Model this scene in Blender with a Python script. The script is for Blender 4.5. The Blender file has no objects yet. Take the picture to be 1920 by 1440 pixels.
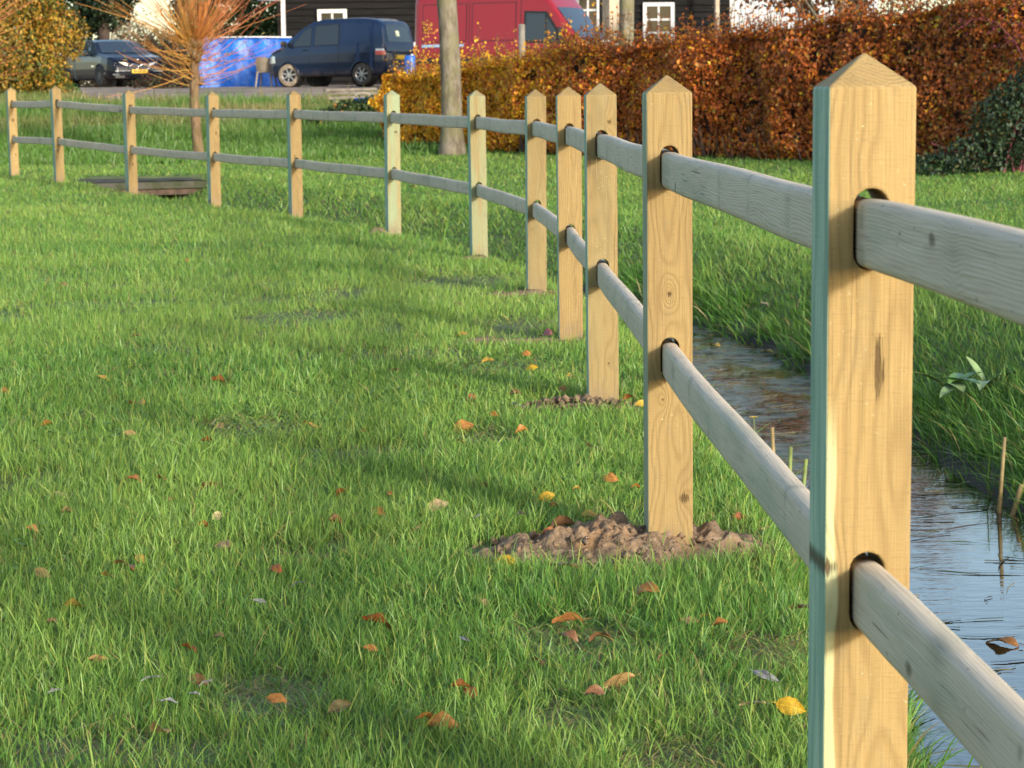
import bpy, bmesh, math, random
import numpy as np
from mathutils import Vector, Matrix

S = bpy.context.scene
COL = S.collection
rad = math.radians

# ------------------------------------------------------------------ camera, sky, sun, exposure
CAM_H = 1.215
cam_d = bpy.data.cameras.new('camera')
cam = bpy.data.objects.new('camera', cam_d)
COL.objects.link(cam)
cam_d.sensor_width = 36.0
cam_d.lens = 79.4
cam_d.clip_start = 0.05
cam_d.clip_end = 3000
cam.matrix_world = Matrix.Translation((0, 0, CAM_H)) @ Matrix.Rotation(rad(90 - 7.2), 4, 'X') @ Matrix.Rotation(rad(-0.6), 4, 'Z')
cam_d.dof.use_dof = True
cam_d.dof.focus_distance = 5.6
cam_d.dof.aperture_fstop = 16.0
S.camera = cam

SUN_EL, SUN_AZ = 15.5, 146.0        # azimuth clockwise from +Y: behind the camera, to the right
w = bpy.data.worlds.new('World'); S.world = w; w.use_nodes = True
nt = w.node_tree; nt.nodes.clear()
sky = nt.nodes.new('ShaderNodeTexSky'); sky.sky_type = 'NISHITA'; sky.sun_disc = False
sky.sun_elevation = rad(SUN_EL); sky.sun_rotation = rad(SUN_AZ)
sky.air_density = 1.0; sky.dust_density = 1.6; sky.ozone_density = 1.0
bg = nt.nodes.new('ShaderNodeBackground'); bg.inputs['Strength'].default_value = 0.15
ow = nt.nodes.new('ShaderNodeOutputWorld')
nt.links.new(sky.outputs[0], bg.inputs[0]); nt.links.new(bg.outputs[0], ow.inputs[0])

sun_d = bpy.data.lights.new('sun', 'SUN'); sun_d.energy = 2.1; sun_d.angle = rad(6.0); sun_d.color = (1.0, 0.92, 0.79)
sun = bpy.data.objects.new('sun', sun_d); COL.objects.link(sun)
sdir = Vector((math.sin(rad(SUN_AZ)) * math.cos(rad(SUN_EL)), math.cos(rad(SUN_AZ)) * math.cos(rad(SUN_EL)), math.sin(rad(SUN_EL))))
sun.rotation_euler = sdir.to_track_quat('Z', 'Y').to_euler()
sun.location = (20, -30, 20)

S.view_settings.view_transform = 'Standard'
S.view_settings.look = 'None'
S.view_settings.gamma = 1.0
S.view_settings.exposure = 1.22
S.view_settings.use_curve_mapping = False
S.render.engine = 'CYCLES'
S.cycles.use_denoising = True
S.cycles.max_bounces = 8
S.cycles.transparent_max_bounces = 8
S.cycles.transmission_bounces = 6
S.cycles.caustics_reflective = False
S.cycles.caustics_refractive = False
S.cycles.sample_clamp_indirect = 6.0

rng = np.random.default_rng(11)
random.seed(5)

# ------------------------------------------------------------------ small maths
def sm(t):
    t = np.clip(t, 0.0, 1.0)
    return t * t * (3 - 2 * t)

def _h(ix, iy, iz, seed):
    n = (ix * 374761393 + iy * 668265263 + iz * 2147483647 + seed * 974711) & 0xffffffff
    n = ((n ^ (n >> 13)) * 1274126177) & 0xffffffff
    n = n ^ (n >> 16)
    return (n & 0xffff) / 65535.0

def vnoise(x, y, z=0.0, seed=0):
    x, y, z = np.broadcast_arrays(np.asarray(x, float), np.asarray(y, float), np.asarray(z, float))
    ix, iy, iz = (np.floor(a).astype(np.int64) for a in (x, y, z))
    fx, fy, fz = sm(x - ix), sm(y - iy), sm(z - iz)
    r = 0
    for a in (0, 1):
        for b in (0, 1):
            for c in (0, 1):
                wgt = (fx if a else 1 - fx) * (fy if b else 1 - fy) * (fz if c else 1 - fz)
                r = r + wgt * _h(ix + a, iy + b, iz + c, seed)
    return r

def fbm(x, y, z=0.0, seed=0, o=3):
    r, a, t = 0, 1.0, 0.0
    for k in range(o):
        r = r + a * vnoise(np.asarray(x) * 2 ** k, np.asarray(y) * 2 ** k, np.asarray(z) * 2 ** k, seed + k)
        t += a; a *= 0.5
    return r / t

# ------------------------------------------------------------------ terrain: lawn, ditch, bank up to the yard
DITCH = np.array([(1.50, -6), (1.55, 0), (1.60, 4), (1.62, 8), (1.52, 11.5), (1.36, 14), (0.98, 16.5), (0.32, 19), (-0.62, 21.7),
                  (-1.8, 24.3), (-3.1, 26.9), (-4.2, 29.2), (-5.05, 31.3), (-5.3, 32.3)], float)
DL = np.concatenate([[0], np.cumsum(np.hypot(*np.diff(DITCH, axis=0).T))])

def ditch_sd(x, y):
    """signed distance to the ditch centre line (positive on the hedge side) and arc length"""
    x = np.asarray(x, float); y = np.asarray(y, float)
    best = np.full(x.shape, 1e9); sg = np.ones(x.shape); arc = np.zeros(x.shape)
    for i in range(len(DITCH) - 1):
        a, b = DITCH[i], DITCH[i + 1]
        d = b - a; L = np.hypot(*d)
        t = np.clip(((x - a[0]) * d[0] + (y - a[1]) * d[1]) / L ** 2, 0, 1)
        qx, qy = x - a[0] - t * d[0], y - a[1] - t * d[1]
        D = np.hypot(qx, qy)
        c = qx * d[1] - qy * d[0]
        m = D < best
        best = np.where(m, D, best); sg = np.where(m, np.sign(c), sg); arc = np.where(m, DL[i] + t * L, arc)
    return best * sg, arc

YARD_Y = np.array([0, 14, 20, 26, 30, 34, 38, 42, 47, 52, 57, 62, 70, 90, 400], float)
YARD_Z = np.array([0, 0, .02, .06, .12, .19, .27, .45, .80, 1.14, 1.38, 1.55, 1.66, 1.74, 1.74], float)

WATER_Z = -0.44

def terrain(x, y):
    x = np.asarray(x, float); y = np.asarray(y, float)
    s, arc = ditch_sd(x, y)
    yy = y + 0.35 * (fbm(x * .4, y * .4, 0, 3) - .5) * np.clip((y - 36) / 6, 0, 1) * 4
    base = np.interp(yy, YARD_Y, YARD_Z)
    far = 0.28 * sm((s - 1.5) / 10) * sm((x + 5.2) / 3.5) * (1 - sm((y - 48) / 8))
    base = base + far + 0.03 * (fbm(x * .9, y * .9, 0, 9) - .5) * sm((y - 4) / 6)
    wob = 0.16 * (fbm(x * .3 + 4, y * 1.1, 0, 21, 2) - .5)
    dep = np.interp(arc, [0, DL[6], DL[8], DL[11], DL[12], DL[13] - .3, DL[13]], [.66, .66, .5, .42, .4, .3, 0.0])
    near = sm((s + 1.0 + wob) / .62)             # fence-side bank
    fr = 1 - sm((s + .32 + wob) / 1.9)           # hedge-side bank
    prof = np.where(s < 0, near * np.minimum(fr, 1.0), fr)
    return base - dep * prof + 0.012 * (fbm(x * 5, y * 5, 0, 4, 2) - .5)

def tz(x, y):
    return float(terrain(np.array([x]), np.array([y]))[0])

# ------------------------------------------------------------------ object helpers
def tag(o, label=None, cat=None, group=None, kind=None):
    if label: o['label'] = label
    if cat: o['category'] = cat
    if group: o['group'] = group
    if kind: o['kind'] = kind
    return o

def empty(name, loc=(0, 0, 0), rz=0.0, label=None, cat=None, group=None):
    o = bpy.data.objects.new(name, None); COL.objects.link(o)
    o.location = loc; o.rotation_euler = (0, 0, rz); o.empty_display_size = 0.1
    return tag(o, label, cat, group)

def link(name, me, mat, parent=None, smooth=False):
    if mat is not None and not me.materials: me.materials.append(mat)
    if smooth: me.shade_smooth()
    o = bpy.data.objects.new(name, me); COL.objects.link(o)
    if parent is not None: o.parent = parent
    return o

def np_mesh(name, V, faces, cols=None):
    """V (n,3); faces: list of (m,k) int arrays; cols (n,3)"""
    me = bpy.data.meshes.new(name)
    V = np.ascontiguousarray(V, np.float32)
    me.vertices.add(len(V)); me.vertices.foreach_set('co', V.ravel())
    tot = sum(f.size for f in faces); nf = sum(len(f) for f in faces)
    me.loops.add(tot); me.polygons.add(nf)
    me.loops.foreach_set('vertex_index', np.concatenate([f.ravel() for f in faces]).astype(np.int32))
    st, c = [], 0
    for f in faces:
        st.append(c + np.arange(len(f)) * f.shape[1]); c += f.size
    me.polygons.foreach_set('loop_start', np.concatenate(st).astype(np.int32))
    me.update(calc_edges=True); me.validate()
    if cols is not None:
        a = me.color_attributes.new('col', 'FLOAT_COLOR', 'POINT')
        a.data.foreach_set('color', np.concatenate([cols, np.ones((len(cols), 1))], 1).astype(np.float32).ravel())
    return me

class MB:
    """collects shapes for ONE mesh"""
    def __init__(s): s.v = []; s.f = []
    def add(s, vs, fs):
        o = len(s.v); s.v += [tuple(p) for p in vs]; s.f += [tuple(i + o for i in f) for f in fs]; return s
    def box(s, c, d, rot=None):
        x, y, z = (k / 2 for k in d)
        vs = [Vector(p) for p in ((-x, -y, -z), (x, -y, -z), (x, y, -z), (-x, y, -z), (-x, -y, z), (x, -y, z), (x, y, z), (-x, y, z))]
        if rot is not None: vs = [rot @ p for p in vs]
        vs = [p + Vector(c) for p in vs]
        return s.add(vs, [(0, 3, 2, 1), (4, 5, 6, 7), (0, 1, 5, 4), (1, 2, 6, 5), (2, 3, 7, 6), (3, 0, 4, 7)])
    def tube(s, pts, rs, n=6, cap=True):
        pts = [Vector(p) for p in pts]
        if not hasattr(rs, '__len__'): rs = [rs] * len(pts)
        vs, fs = [], []
        u = None
        for i, p in enumerate(pts):
            d = (pts[min(i + 1, len(pts) - 1)] - pts[max(i - 1, 0)])
            d = d.normalized() if d.length > 1e-9 else Vector((0, 0, 1))
            if u is None:
                u = d.cross(Vector((0, 0, 1)) if abs(d.z) < .9 else Vector((1, 0, 0))).normalized()
            else:
                u = (u - d * u.dot(d)); u = u.normalized() if u.length > 1e-6 else d.orthogonal().normalized()
            v = d.cross(u)
            for k in range(n):
                a = 2 * math.pi * k / n
                vs.append(p + (u * math.cos(a) + v * math.sin(a)) * rs[i])
        for i in range(len(pts) - 1):
            for k in range(n):
                fs.append((i * n + k, i * n + (k + 1) % n, (i + 1) * n + (k + 1) % n, (i + 1) * n + k))
        if cap:
            fs.append(tuple(range(n - 1, -1, -1))); fs.append(tuple((len(pts) - 1) * n + k for k in range(n)))
        return s.add(vs, fs)
    def lathe(s, prof, n=24, axis='y', c=(0, 0, 0)):
        vs, fs = [], []
        for (r, h) in prof:
            for k in range(n):
                a = 2 * math.pi * k / n
                p = {'y': (r * math.cos(a), h, r * math.sin(a)), 'z': (r * math.cos(a), r * math.sin(a), h), 'x': (h, r * math.cos(a), r * math.sin(a))}[axis]
                vs.append((p[0] + c[0], p[1] + c[1], p[2] + c[2]))
        for i in range(len(prof) - 1):
            for k in range(n):
                fs.append((i * n + k, i * n + (k + 1) % n, (i + 1) * n + (k + 1) % n, (i + 1) * n + k))
        return s.add(vs, fs)
    def grid(s, fn, nu, nv):
        vs = [fn(i / nu, j / nv) for j in range(nv + 1) for i in range(nu + 1)]
        fs = [(j * (nu + 1) + i, j * (nu + 1) + i + 1, (j + 1) * (nu + 1) + i + 1, (j + 1) * (nu + 1) + i) for j in range(nv) for i in range(nu)]
        return s.add(vs, fs)
    def mesh(s, name):
        me = bpy.data.meshes.new(name); me.from_pydata(s.v, [], s.f); me.update(); return me
    def build(s, name, mat, parent=None, smooth=False):
        return link(name, s.mesh(name), mat, parent, smooth)

def bevel(o, wd, seg=2, ang=35):
    m = o.modifiers.new('bevel', 'BEVEL'); m.width = wd; m.segments = seg; m.limit_method = 'ANGLE'; m.angle_limit = rad(ang)
    return o

# ------------------------------------------------------------------ node helpers / materials
class NT:
    def __init__(s, name):
        s.m = bpy.data.materials.new(name); s.m.use_nodes = True
        s.t = s.m.node_tree; s.t.nodes.clear()
        s.out = s.t.nodes.new('ShaderNodeOutputMaterial')
    def n(s, typ, **kw):
        nd = s.t.nodes.new('ShaderNode' + typ)
        for k, v in kw.items():
            if hasattr(nd, k) and k not in nd.inputs: setattr(nd, k, v)
            else: s.set(nd.inputs[k], v)
        return nd
    def set(s, sock, v):
        if hasattr(v, 'is_output') or isinstance(v, bpy.types.NodeSocket): s.t.links.new(v, sock)
        elif isinstance(v, (tuple, list)) and len(v) == 3 and sock.type == 'RGBA': sock.default_value = (*v, 1)
        else: sock.default_value = v
    def math(s, op, a, b=None, c=None, clamp=False):
        nd = s.t.nodes.new('ShaderNodeMath'); nd.operation = op; nd.use_clamp = clamp
        for i, v in enumerate((a, b, c)):
            if v is not None: s.set(nd.inputs[i], v)
        return nd.outputs[0]
    def mix(s, f, a, b, mode='MIX'):
        nd = s.t.nodes.new('ShaderNodeMix'); nd.data_type = 'RGBA'; nd.blend_type = mode
        s.set(nd.inputs[0], f); s.set(nd.inputs[6], a); s.set(nd.inputs[7], b)
        return nd.outputs[2]
    def ramp(s, f, lo, hi, a=0.0, b=1.0):
        nd = s.t.nodes.new('ShaderNodeMapRange'); nd.interpolation_type = 'SMOOTHSTEP'
        for i, v in enumerate((f, lo, hi, a, b)): s.set(nd.inputs[i], v)
        return nd.outputs[0]
    def noise(s, vec, scale, detail=3, rough=.55):
        nd = s.n('TexNoise', Scale=scale, Detail=detail, Roughness=rough)
        if vec is not None: s.t.links.new(vec, nd.inputs['Vector'])
        return nd.outputs['Fac']
    def mapv(s, vec, scale=(1, 1, 1), loc=(0, 0, 0)):
        nd = s.n('Mapping'); s.t.links.new(vec, nd.inputs['Vector']); nd.inputs['Scale'].default_value = scale; nd.inputs['Location'].default_value = loc
        return nd.outputs[0]
    def obj(s): return s.n('TexCoord').outputs['Object']
    def sep(s, v):
        nd = s.n('SeparateXYZ'); s.t.links.new(v, nd.inputs[0]); return nd.outputs
    def bump(s, h, st, dist):
        return s.n('Bump', Strength=st, Distance=dist, Height=h).outputs[0]
    def bsdf(s, color, rough=.6, metal=0.0, normal=None, spec=.5, coat=0.0, trans=0.0, ior=1.5):
        p = s.n('BsdfPrincipled')
        for k, v in {'Base Color': color, 'Roughness': rough, 'Metallic': metal, 'Specular IOR Level': spec, 'Coat Weight': coat, 'Transmission Weight': trans, 'IOR': ior}.items(): s.set(p.inputs[k], v)
        if normal is not None: s.t.links.new(normal, p.inputs['Normal'])
        return p.outputs[0]
    def done(s, sh):
        s.t.links.new(sh, s.out.inputs[0]); return s.m

def plain(name, c, rough=.6, var=.25, scale=6, metal=0.0, bump=0.0, coat=0.0, spec=.5):
    t = NT(name); v = t.obj()
    n = t.noise(v, scale, 4)
    c2 = tuple(k * (1 - var) for k in c); c1 = tuple(min(1, k * (1 + var)) for k in c)
    col = t.mix(t.ramp(n, .3, .7), c2, c1)
    nb = t.bump(t.noise(v, scale * 8, 3), bump, .01) if bump else None
    rg = t.math('ADD', t.math('MULTIPLY', t.noise(v, scale * 2.3, 2), .2), rough - .1)
    return t.done(t.bsdf(col, rg, metal, nb, spec, coat))

def foliage_mat(name, trans=.35, rough=.5, spec=.35):
    t = NT(name)
    a = t.n('Attribute', attribute_name='col').outputs['Color']
    g = t.n('NewGeometry')
    p = t.bsdf(a, rough, spec=spec)
    tr = t.n('BsdfTranslucent'); t.set(tr.inputs[0], t.mix(.25, a, (1, .85, .25), 'MULTIPLY'))
    m = t.n('MixShader'); t.set(m.inputs[0], trans); t.t.links.new(p, m.inputs[1]); t.t.links.new(tr.outputs[0], m.inputs[2])
    return t.done(m.outputs[0])

M = {}
M['grass'] = foliage_mat('grass_blade', .3, .45, .4)
M['leaf'] = foliage_mat('foliage', .3, .5, .35)

# soil under the grass: dark humus, moss and thatch
t = NT('turf_soil'); v = t.obj()
n1 = t.noise(v, 3.0, 5); n2 = t.noise(v, 40, 4); n3 = t.noise(v, .35, 3)
c = t.mix(t.ramp(n1, .35, .65), (.06, .095, .022), (.105, .165, .036))
c = t.mix(t.ramp(n2, .42, .7), c, (.10, .085, .04))
c = t.mix(t.ramp(n3, .5, .75, 0, .6), c, (.11, .11, .035))
c = t.mix(t.ramp(t.math('ADD', t.sep(v)[2], t.math('MULTIPLY', n1, .08)), -.30, -.37), c, (.035, .026, .017))
M['turf'] = t.done(t.bsdf(c, .9, normal=t.bump(n2, .6, .02)))

t = NT('yard_earth'); v = t.obj()
n1 = t.noise(v, 1.1, 5); n2 = t.noise(v, 22, 4); n3 = t.noise(v, .3, 3)
c = t.mix(t.ramp(n1, .35, .65), (.21, .15, .11), (.33, .25, .19))
c = t.mix(t.ramp(n2, .5, .75, 0, .6), c, (.36, .31, .26))
c = t.mix(t.ramp(n3, .55, .7, 0, .5), c, (.11, .12, .05))
M['yard'] = t.done(t.bsdf(c, .9, normal=t.bump(n2, .5, .02)))

t = NT('dug_soil'); v = t.obj()
n1 = t.noise(v, 9, 5); n2 = t.noise(v, 70, 4); n3 = t.noise(v, 4, 2)
c = t.mix(t.ramp(n1, .35, .65), (.12, .085, .057), (.27, .185, .115))
c = t.mix(t.ramp(n3, .52, .7, 0, .75), c, (.30, .165, .075))
c = t.mix(t.ramp(n2, .5, .8, 0, .6), c, (.34, .28, .22))
M['soil'] = t.done(t.bsdf(c, .95, spec=.15, normal=t.bump(n2, .8, .012)))

# ditch water: clear brown water, part of it under a film of scum and duckweed
t = NT('ditch_water'); v = t.obj()
xyz = t.sep(v)
rip = t.noise(t.mapv(v, (2.2, 7, 1)), 3.0, 3)
deep = t.bsdf((.018, .017, .009), .02, spec=1.0, ior=1.6, normal=t.bump(rip, .05, .03))
scn = t.math('ADD', t.noise(t.mapv(v, (2.0, .9, 1)), 1.6, 5, .65), t.math('MULTIPLY', t.ramp(xyz[1], 8.2, 12.0, 0, 1), .20))
film = t.ramp(scn, .60, .74, 0, .75)
scum = t.bsdf(t.mix(t.ramp(t.noise(v, 14, 4), .4, .65), (.045, .06, .028), (.14, .16, .10)), .45, normal=t.bump(t.noise(v, 60, 3), .4, .01))
mx = t.n('MixShader'); t.set(mx.inputs[0], film); t.t.links.new(deep, mx.inputs[1]); t.t.links.new(scum, mx.inputs[2])
M['water'] = t.done(mx.outputs[0])

def bark(name, c1, c2, moss=None, scale=10):
    t = NT(name); v = t.obj()
    n1 = t.noise(t.mapv(v, (1, 1, .35)), scale, 5, .7); n2 = t.noise(v, scale * .25, 3); n3 = t.noise(v, scale * 6, 3)
    c = t.mix(t.ramp(n1, .38, .62), c1, c2)
    if moss: c = t.mix(t.ramp(n2, .45, .65, 0, .7), c, moss)
    return t.done(t.bsdf(c, .9, spec=.2, normal=t.bump(t.math('ADD', n1, t.math('MULTIPLY', n3, .4)), .9, .03)))
M['bark'] = bark('oak_bark', (.12, .10, .075), (.23, .205, .16), (.17, .165, .085))
M['bark_brown'] = bark('pine_bark', (.10, .055, .035), (.2, .12, .075))
M['bark_willow'] = bark('willow_bark', (.13, .085, .05), (.25, .17, .10), (.15, .14, .06), 14)
M['twig'] = plain('dark_twig', (.07, .045, .032), .85, .4, 10)
M['twig_red'] = plain('red_purple_twig', (.14, .03, .045), .7, .4, 10)
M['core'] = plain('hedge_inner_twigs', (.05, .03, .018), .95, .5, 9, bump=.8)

t = NT('willow_shoot_bark')
a = t.n('Attribute', attribute_name='col').outputs['Color']
M['shoot'] = t.done(t.bsdf(a, .5))

# ------------------------------------------------------------------ the setting
def axis(parts):
    r = [parts[0][0]]
    for (a, b, n) in parts: r += list(np.linspace(a, b, n + 1)[1:])
    return np.array(r)
gx = np.concatenate([-np.geomspace(420, 10, 34), np.linspace(-9.8, 5, 150), np.geomspace(5.2, 420, 40)])
gy = np.concatenate([np.linspace(-60, -3, 16)[:-1], np.linspace(-3, 34, 340), np.geomspace(34.2, 70, 70), np.geomspace(72, 800, 30)])
X, Y = np.meshgrid(gx, gy)
Z = terrain(X, Y)
idx = np.arange(X.size).reshape(X.shape)
Q = np.stack([idx[:-1, :-1], idx[:-1, 1:], idx[1:, 1:], idx[1:, :-1]], -1).reshape(-1, 4)
g = link('ground', np_mesh('ground', np.stack([X, Y, Z], -1).reshape(-1, 3), [Q]), M['turf'], smooth=True)
tag(g, 'grassy ground with a ditch, rising to the yard', kind='structure')

# yard of trodden earth on top of the bank, with a ragged edge
yx = np.linspace(-34, 34, 171); yv = np.linspace(0, 1, 60)
V = []
for a in yv:
    edge = 54.0 + 2.6 * (fbm(yx * .25, 0, 0, 5, 3) - .5) - .9 * np.exp(-((yx + 4) / 2.5) ** 2) + 3.0 * sm((-yx - 8.5) / 2.5)
    yy = edge + (112 - edge) * a ** 1.6
    V.append(np.stack([yx, yy, terrain(yx, yy) + .012 + .02 * min(1, a * 30)], -1))
V = np.array(V); V[0, :, 2] -= .06
idx = np.arange(60 * 171).reshape(60, 171)
Q = np.stack([idx[:-1, :-1], idx[:-1, 1:], idx[1:, 1:], idx[1:, :-1]], -1).reshape(-1, 4)
tag(link('yard', np_mesh('yard', V.reshape(-1, 3), [Q]), M['yard'], smooth=True), 'trodden brown earth yard behind the slope', kind='structure')

# water sheet following the ditch
n = 90
arc = np.linspace(0.0, DL[6] + .9, n)
cx = np.interp(arc, DL, DITCH[:, 0]); cy = np.interp(arc, DL, DITCH[:, 1])
tx = np.gradient(cx); ty = np.gradient(cy); L = np.hypot(tx, ty); nx, ny = ty / L, -tx / L
cols_ = np.linspace(-1.0, 1.0, 9)
V = np.stack([np.stack([cx + nx * k, cy + ny * k, np.full(n, WATER_Z)], -1) for k in cols_], 1)
idx = np.arange(n * 9).reshape(n, 9)
Q = np.stack([idx[:-1, :-1], idx[:-1, 1:], idx[1:, 1:], idx[1:, :-1]], -1).reshape(-1, 4)
tag(link('water', np_mesh('water', V.reshape(-1, 3), [Q]), M['water']), 'still ditch water mirroring the sky', kind='structure')

# ------------------------------------------------------------------ the fence
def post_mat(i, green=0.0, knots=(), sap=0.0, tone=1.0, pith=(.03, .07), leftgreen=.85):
    t = NT('sawn_pine_post'); v = t.obj(); x, y, z = t.sep(v)
    oz = i * 3.7
    lv = t.mapv(v, (1, 1, 1), (oz, oz * .3, oz))
    r = t.math('SQRT', t.math('ADD', t.math('POWER', t.math('SUBTRACT', x, pith[0]), 2), t.math('POWER', t.math('SUBTRACT', y, pith[1]), 2)))
    r = t.math('ADD', r, t.math('MULTIPLY', t.math('SUBTRACT', t.noise(t.mapv(lv, (5, 5, 1.5)), 1.6, 2), .5), .045))
    kmask = None
    for (kx, kz, rx, rz, A) in knots:
        d = t.math('SQRT', t.math('ADD', t.math('POWER', t.math('DIVIDE', t.math('SUBTRACT', x, kx), rx), 2), t.math('POWER', t.math('DIVIDE', t.math('SUBTRACT', z, kz), rz), 2)))
        far = t.math('SQRT', t.math('ADD', t.math('POWER', t.math('DIVIDE', t.math('SUBTRACT', x, kx), .03), 2), t.math('POWER', t.math('DIVIDE', t.math('SUBTRACT', z, kz), .07), 2)))
        r = t.math('ADD', r, t.math('MULTIPLY', t.math('POWER', 2.7, t.math('MULTIPLY', far, -1.6)), A))
        dn = t.math('ADD', d, t.math('MULTIPLY', t.math('SUBTRACT', t.noise(t.mapv(lv, (330, 330, 22)), 1.0, 4), .5), 3.2))
        k = t.ramp(dn, 1.25, .35)
        kmask = k if kmask is None else t.math('MAXIMUM', kmask, k)
    ring = t.math('POWER', t.math('ADD', t.math('MULTIPLY', t.math('SINE', t.math('MULTIPLY', r, 2 * math.pi / .0068)), .5), .5), 2.0)
    fine = t.noise(t.mapv(lv, (260, 260, 7)), 1.0, 3)
    saw = t.noise(t.mapv(lv, (38, 38, 300)), 1.0, 3)
    mid = t.noise(t.mapv(lv, (16, 16, 2.2)), 1.0, 4)
    tone = tone * .75
    L1 = tuple(k * tone for k in (.45, .318, .132)); D1 = tuple(k * tone for k in (.30, .195, .075))
    c = t.mix(t.math('MULTIPLY', ring, t.ramp(fine, .25, .75, .25, .75)), L1, D1)
    c = t.mix(t.ramp(mid, .42, .72, 0, .5), c, tuple(k * tone for k in (.29, .195, .08)))
    c = t.mix(t.ramp(fine, .5, .8, 0, .6), c, tuple(k * tone for k in (.54, .41, .20)))
    c = t.mix(t.ramp(saw, .52, .75, 0, .38), c, tuple(k * tone for k in (.28, .195, .10)))
    # pale lime specks of salt
    sp = t.math('MULTIPLY', t.ramp(t.noise(lv, 120, 2), .63, .74), t.ramp(t.noise(lv, 9, 2), .55, .7))
    c = t.mix(t.math('MULTIPLY', sp, .55), c, (.56, .60, .38))
    if sap:
        sn = t.math('ADD', x, t.math('MULTIPLY', t.noise(t.mapv(lv, (1, 1, 3)), 1.3, 2), .035))
        sm_ = t.math('MULTIPLY', t.ramp(sn, -.026, -.031), t.ramp(z, .82, .70))
        c = t.mix(t.math('MULTIPLY', sm_, sap), c, (.50, .49, .27))
    if green:
        c = t.mix(t.ramp(t.noise(t.mapv(lv, (14, 14, 1.6)), 1.0, 3), .35, .6, green * .25, green), c, (.225, .285, .175))
    c = t.mix(t.ramp(t.noise(t.mapv(lv, (240, 240, 1.6)), 1.0, 1), .745, .775, 0, .8), c, (.10, .06, .03))
    c = t.mix(t.ramp(t.noise(t.mapv(lv, (30, 30, 9)), 1.0, 4), .55, .75, 0, .35), c, (.20, .165, .10))
    # copper-green sapwood on the left face, skylit shade mixed into its teal
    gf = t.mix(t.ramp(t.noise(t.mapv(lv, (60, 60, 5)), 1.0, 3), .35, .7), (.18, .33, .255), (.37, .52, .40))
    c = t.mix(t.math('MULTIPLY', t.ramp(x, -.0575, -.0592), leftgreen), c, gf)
    if kmask is not None:
        c = t.mix(t.math('MULTIPLY', kmask, .9), c, (.085, .05, .022))
    # earth splashed on the foot
    c = t.mix(t.math('MULTIPLY', t.ramp(z, .13, .0), t.ramp(t.noise(lv, 22, 4), .4, .62, .1, .7)), c, (.20, .15, .10))
    h = t.math('ADD', t.math('MULTIPLY', fine, .6), t.math('ADD', t.math('MULTIPLY', ring, -.25), t.math('MULTIPLY', saw, .35)))
    if kmask is not None: h = t.math('SUBTRACT', h, t.math('MULTIPLY', kmask, 1.4))
    return t.done(t.bsdf(c, .72, spec=.25, normal=t.bump(h, .8, .003)))

PW, SH, AP = .12, 1.226, 1.274
HOLES = (1.033, .529)     # centres of the two mortices
def post_mesh():
    bm = bmesh.new()
    hw = PW / 2
    def loop(pts):
        vs = [bm.verts.new((p[0], -hw, p[1])) for p in pts]
        return [bm.edges.new((vs[i], vs[(i + 1) % len(vs)])) for i in range(len(vs))], vs
    e, ov = loop([(-hw, -.25), (hw, -.25), (hw, SH), (-hw, SH)])
    E = list(e)
    for hz in HOLES:
        pts = []
        for k in range(11):
            a = math.pi * k / 10; pts.append((.0245 * math.cos(a), hz + .0315 + .0245 * math.sin(a)))
        for k in range(11):
            a = math.pi + math.pi * k / 10; pts.append((.0245 * math.cos(a), hz - .0315 + .0245 * math.sin(a)))
        ee, _ = loop(pts); E += ee
    bmesh.ops.triangle_fill(bm, use_beauty=True, edges=E)
    fr = list(bm.faces)
    r = bmesh.ops.extrude_face_region(bm, geom=fr, use_keep_orig=True)
    nv = [x for x in r['geom'] if isinstance(x, bmesh.types.BMVert)]
    bmesh.ops.translate(bm, verts=nv, vec=(0, PW, 0))
    # pyramid top
    for f in list(bm.faces):
        if all(abs(v.co.z - SH) < 1e-5 for v in f.verts): bm.faces.remove(f)
    top = {(round(v.co.x, 3), round(v.co.y, 3)): v for v in bm.verts if abs(v.co.z - SH) < 1e-5}
    ap = bm.verts.new((0, 0, AP)); q = [top[(-.06, -.06)], top[(.06, -.06)], top[(.06, .06)], top[(-.06, .06)]]
    for k in range(4): bm.faces.new((q[k], q[(k + 1) % 4], ap))
    bmesh.ops.recalc_face_normals(bm, faces=bm.faces)
    me = bpy.data.meshes.new('post'); bm.to_mesh(me); bm.free()
    return me

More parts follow.
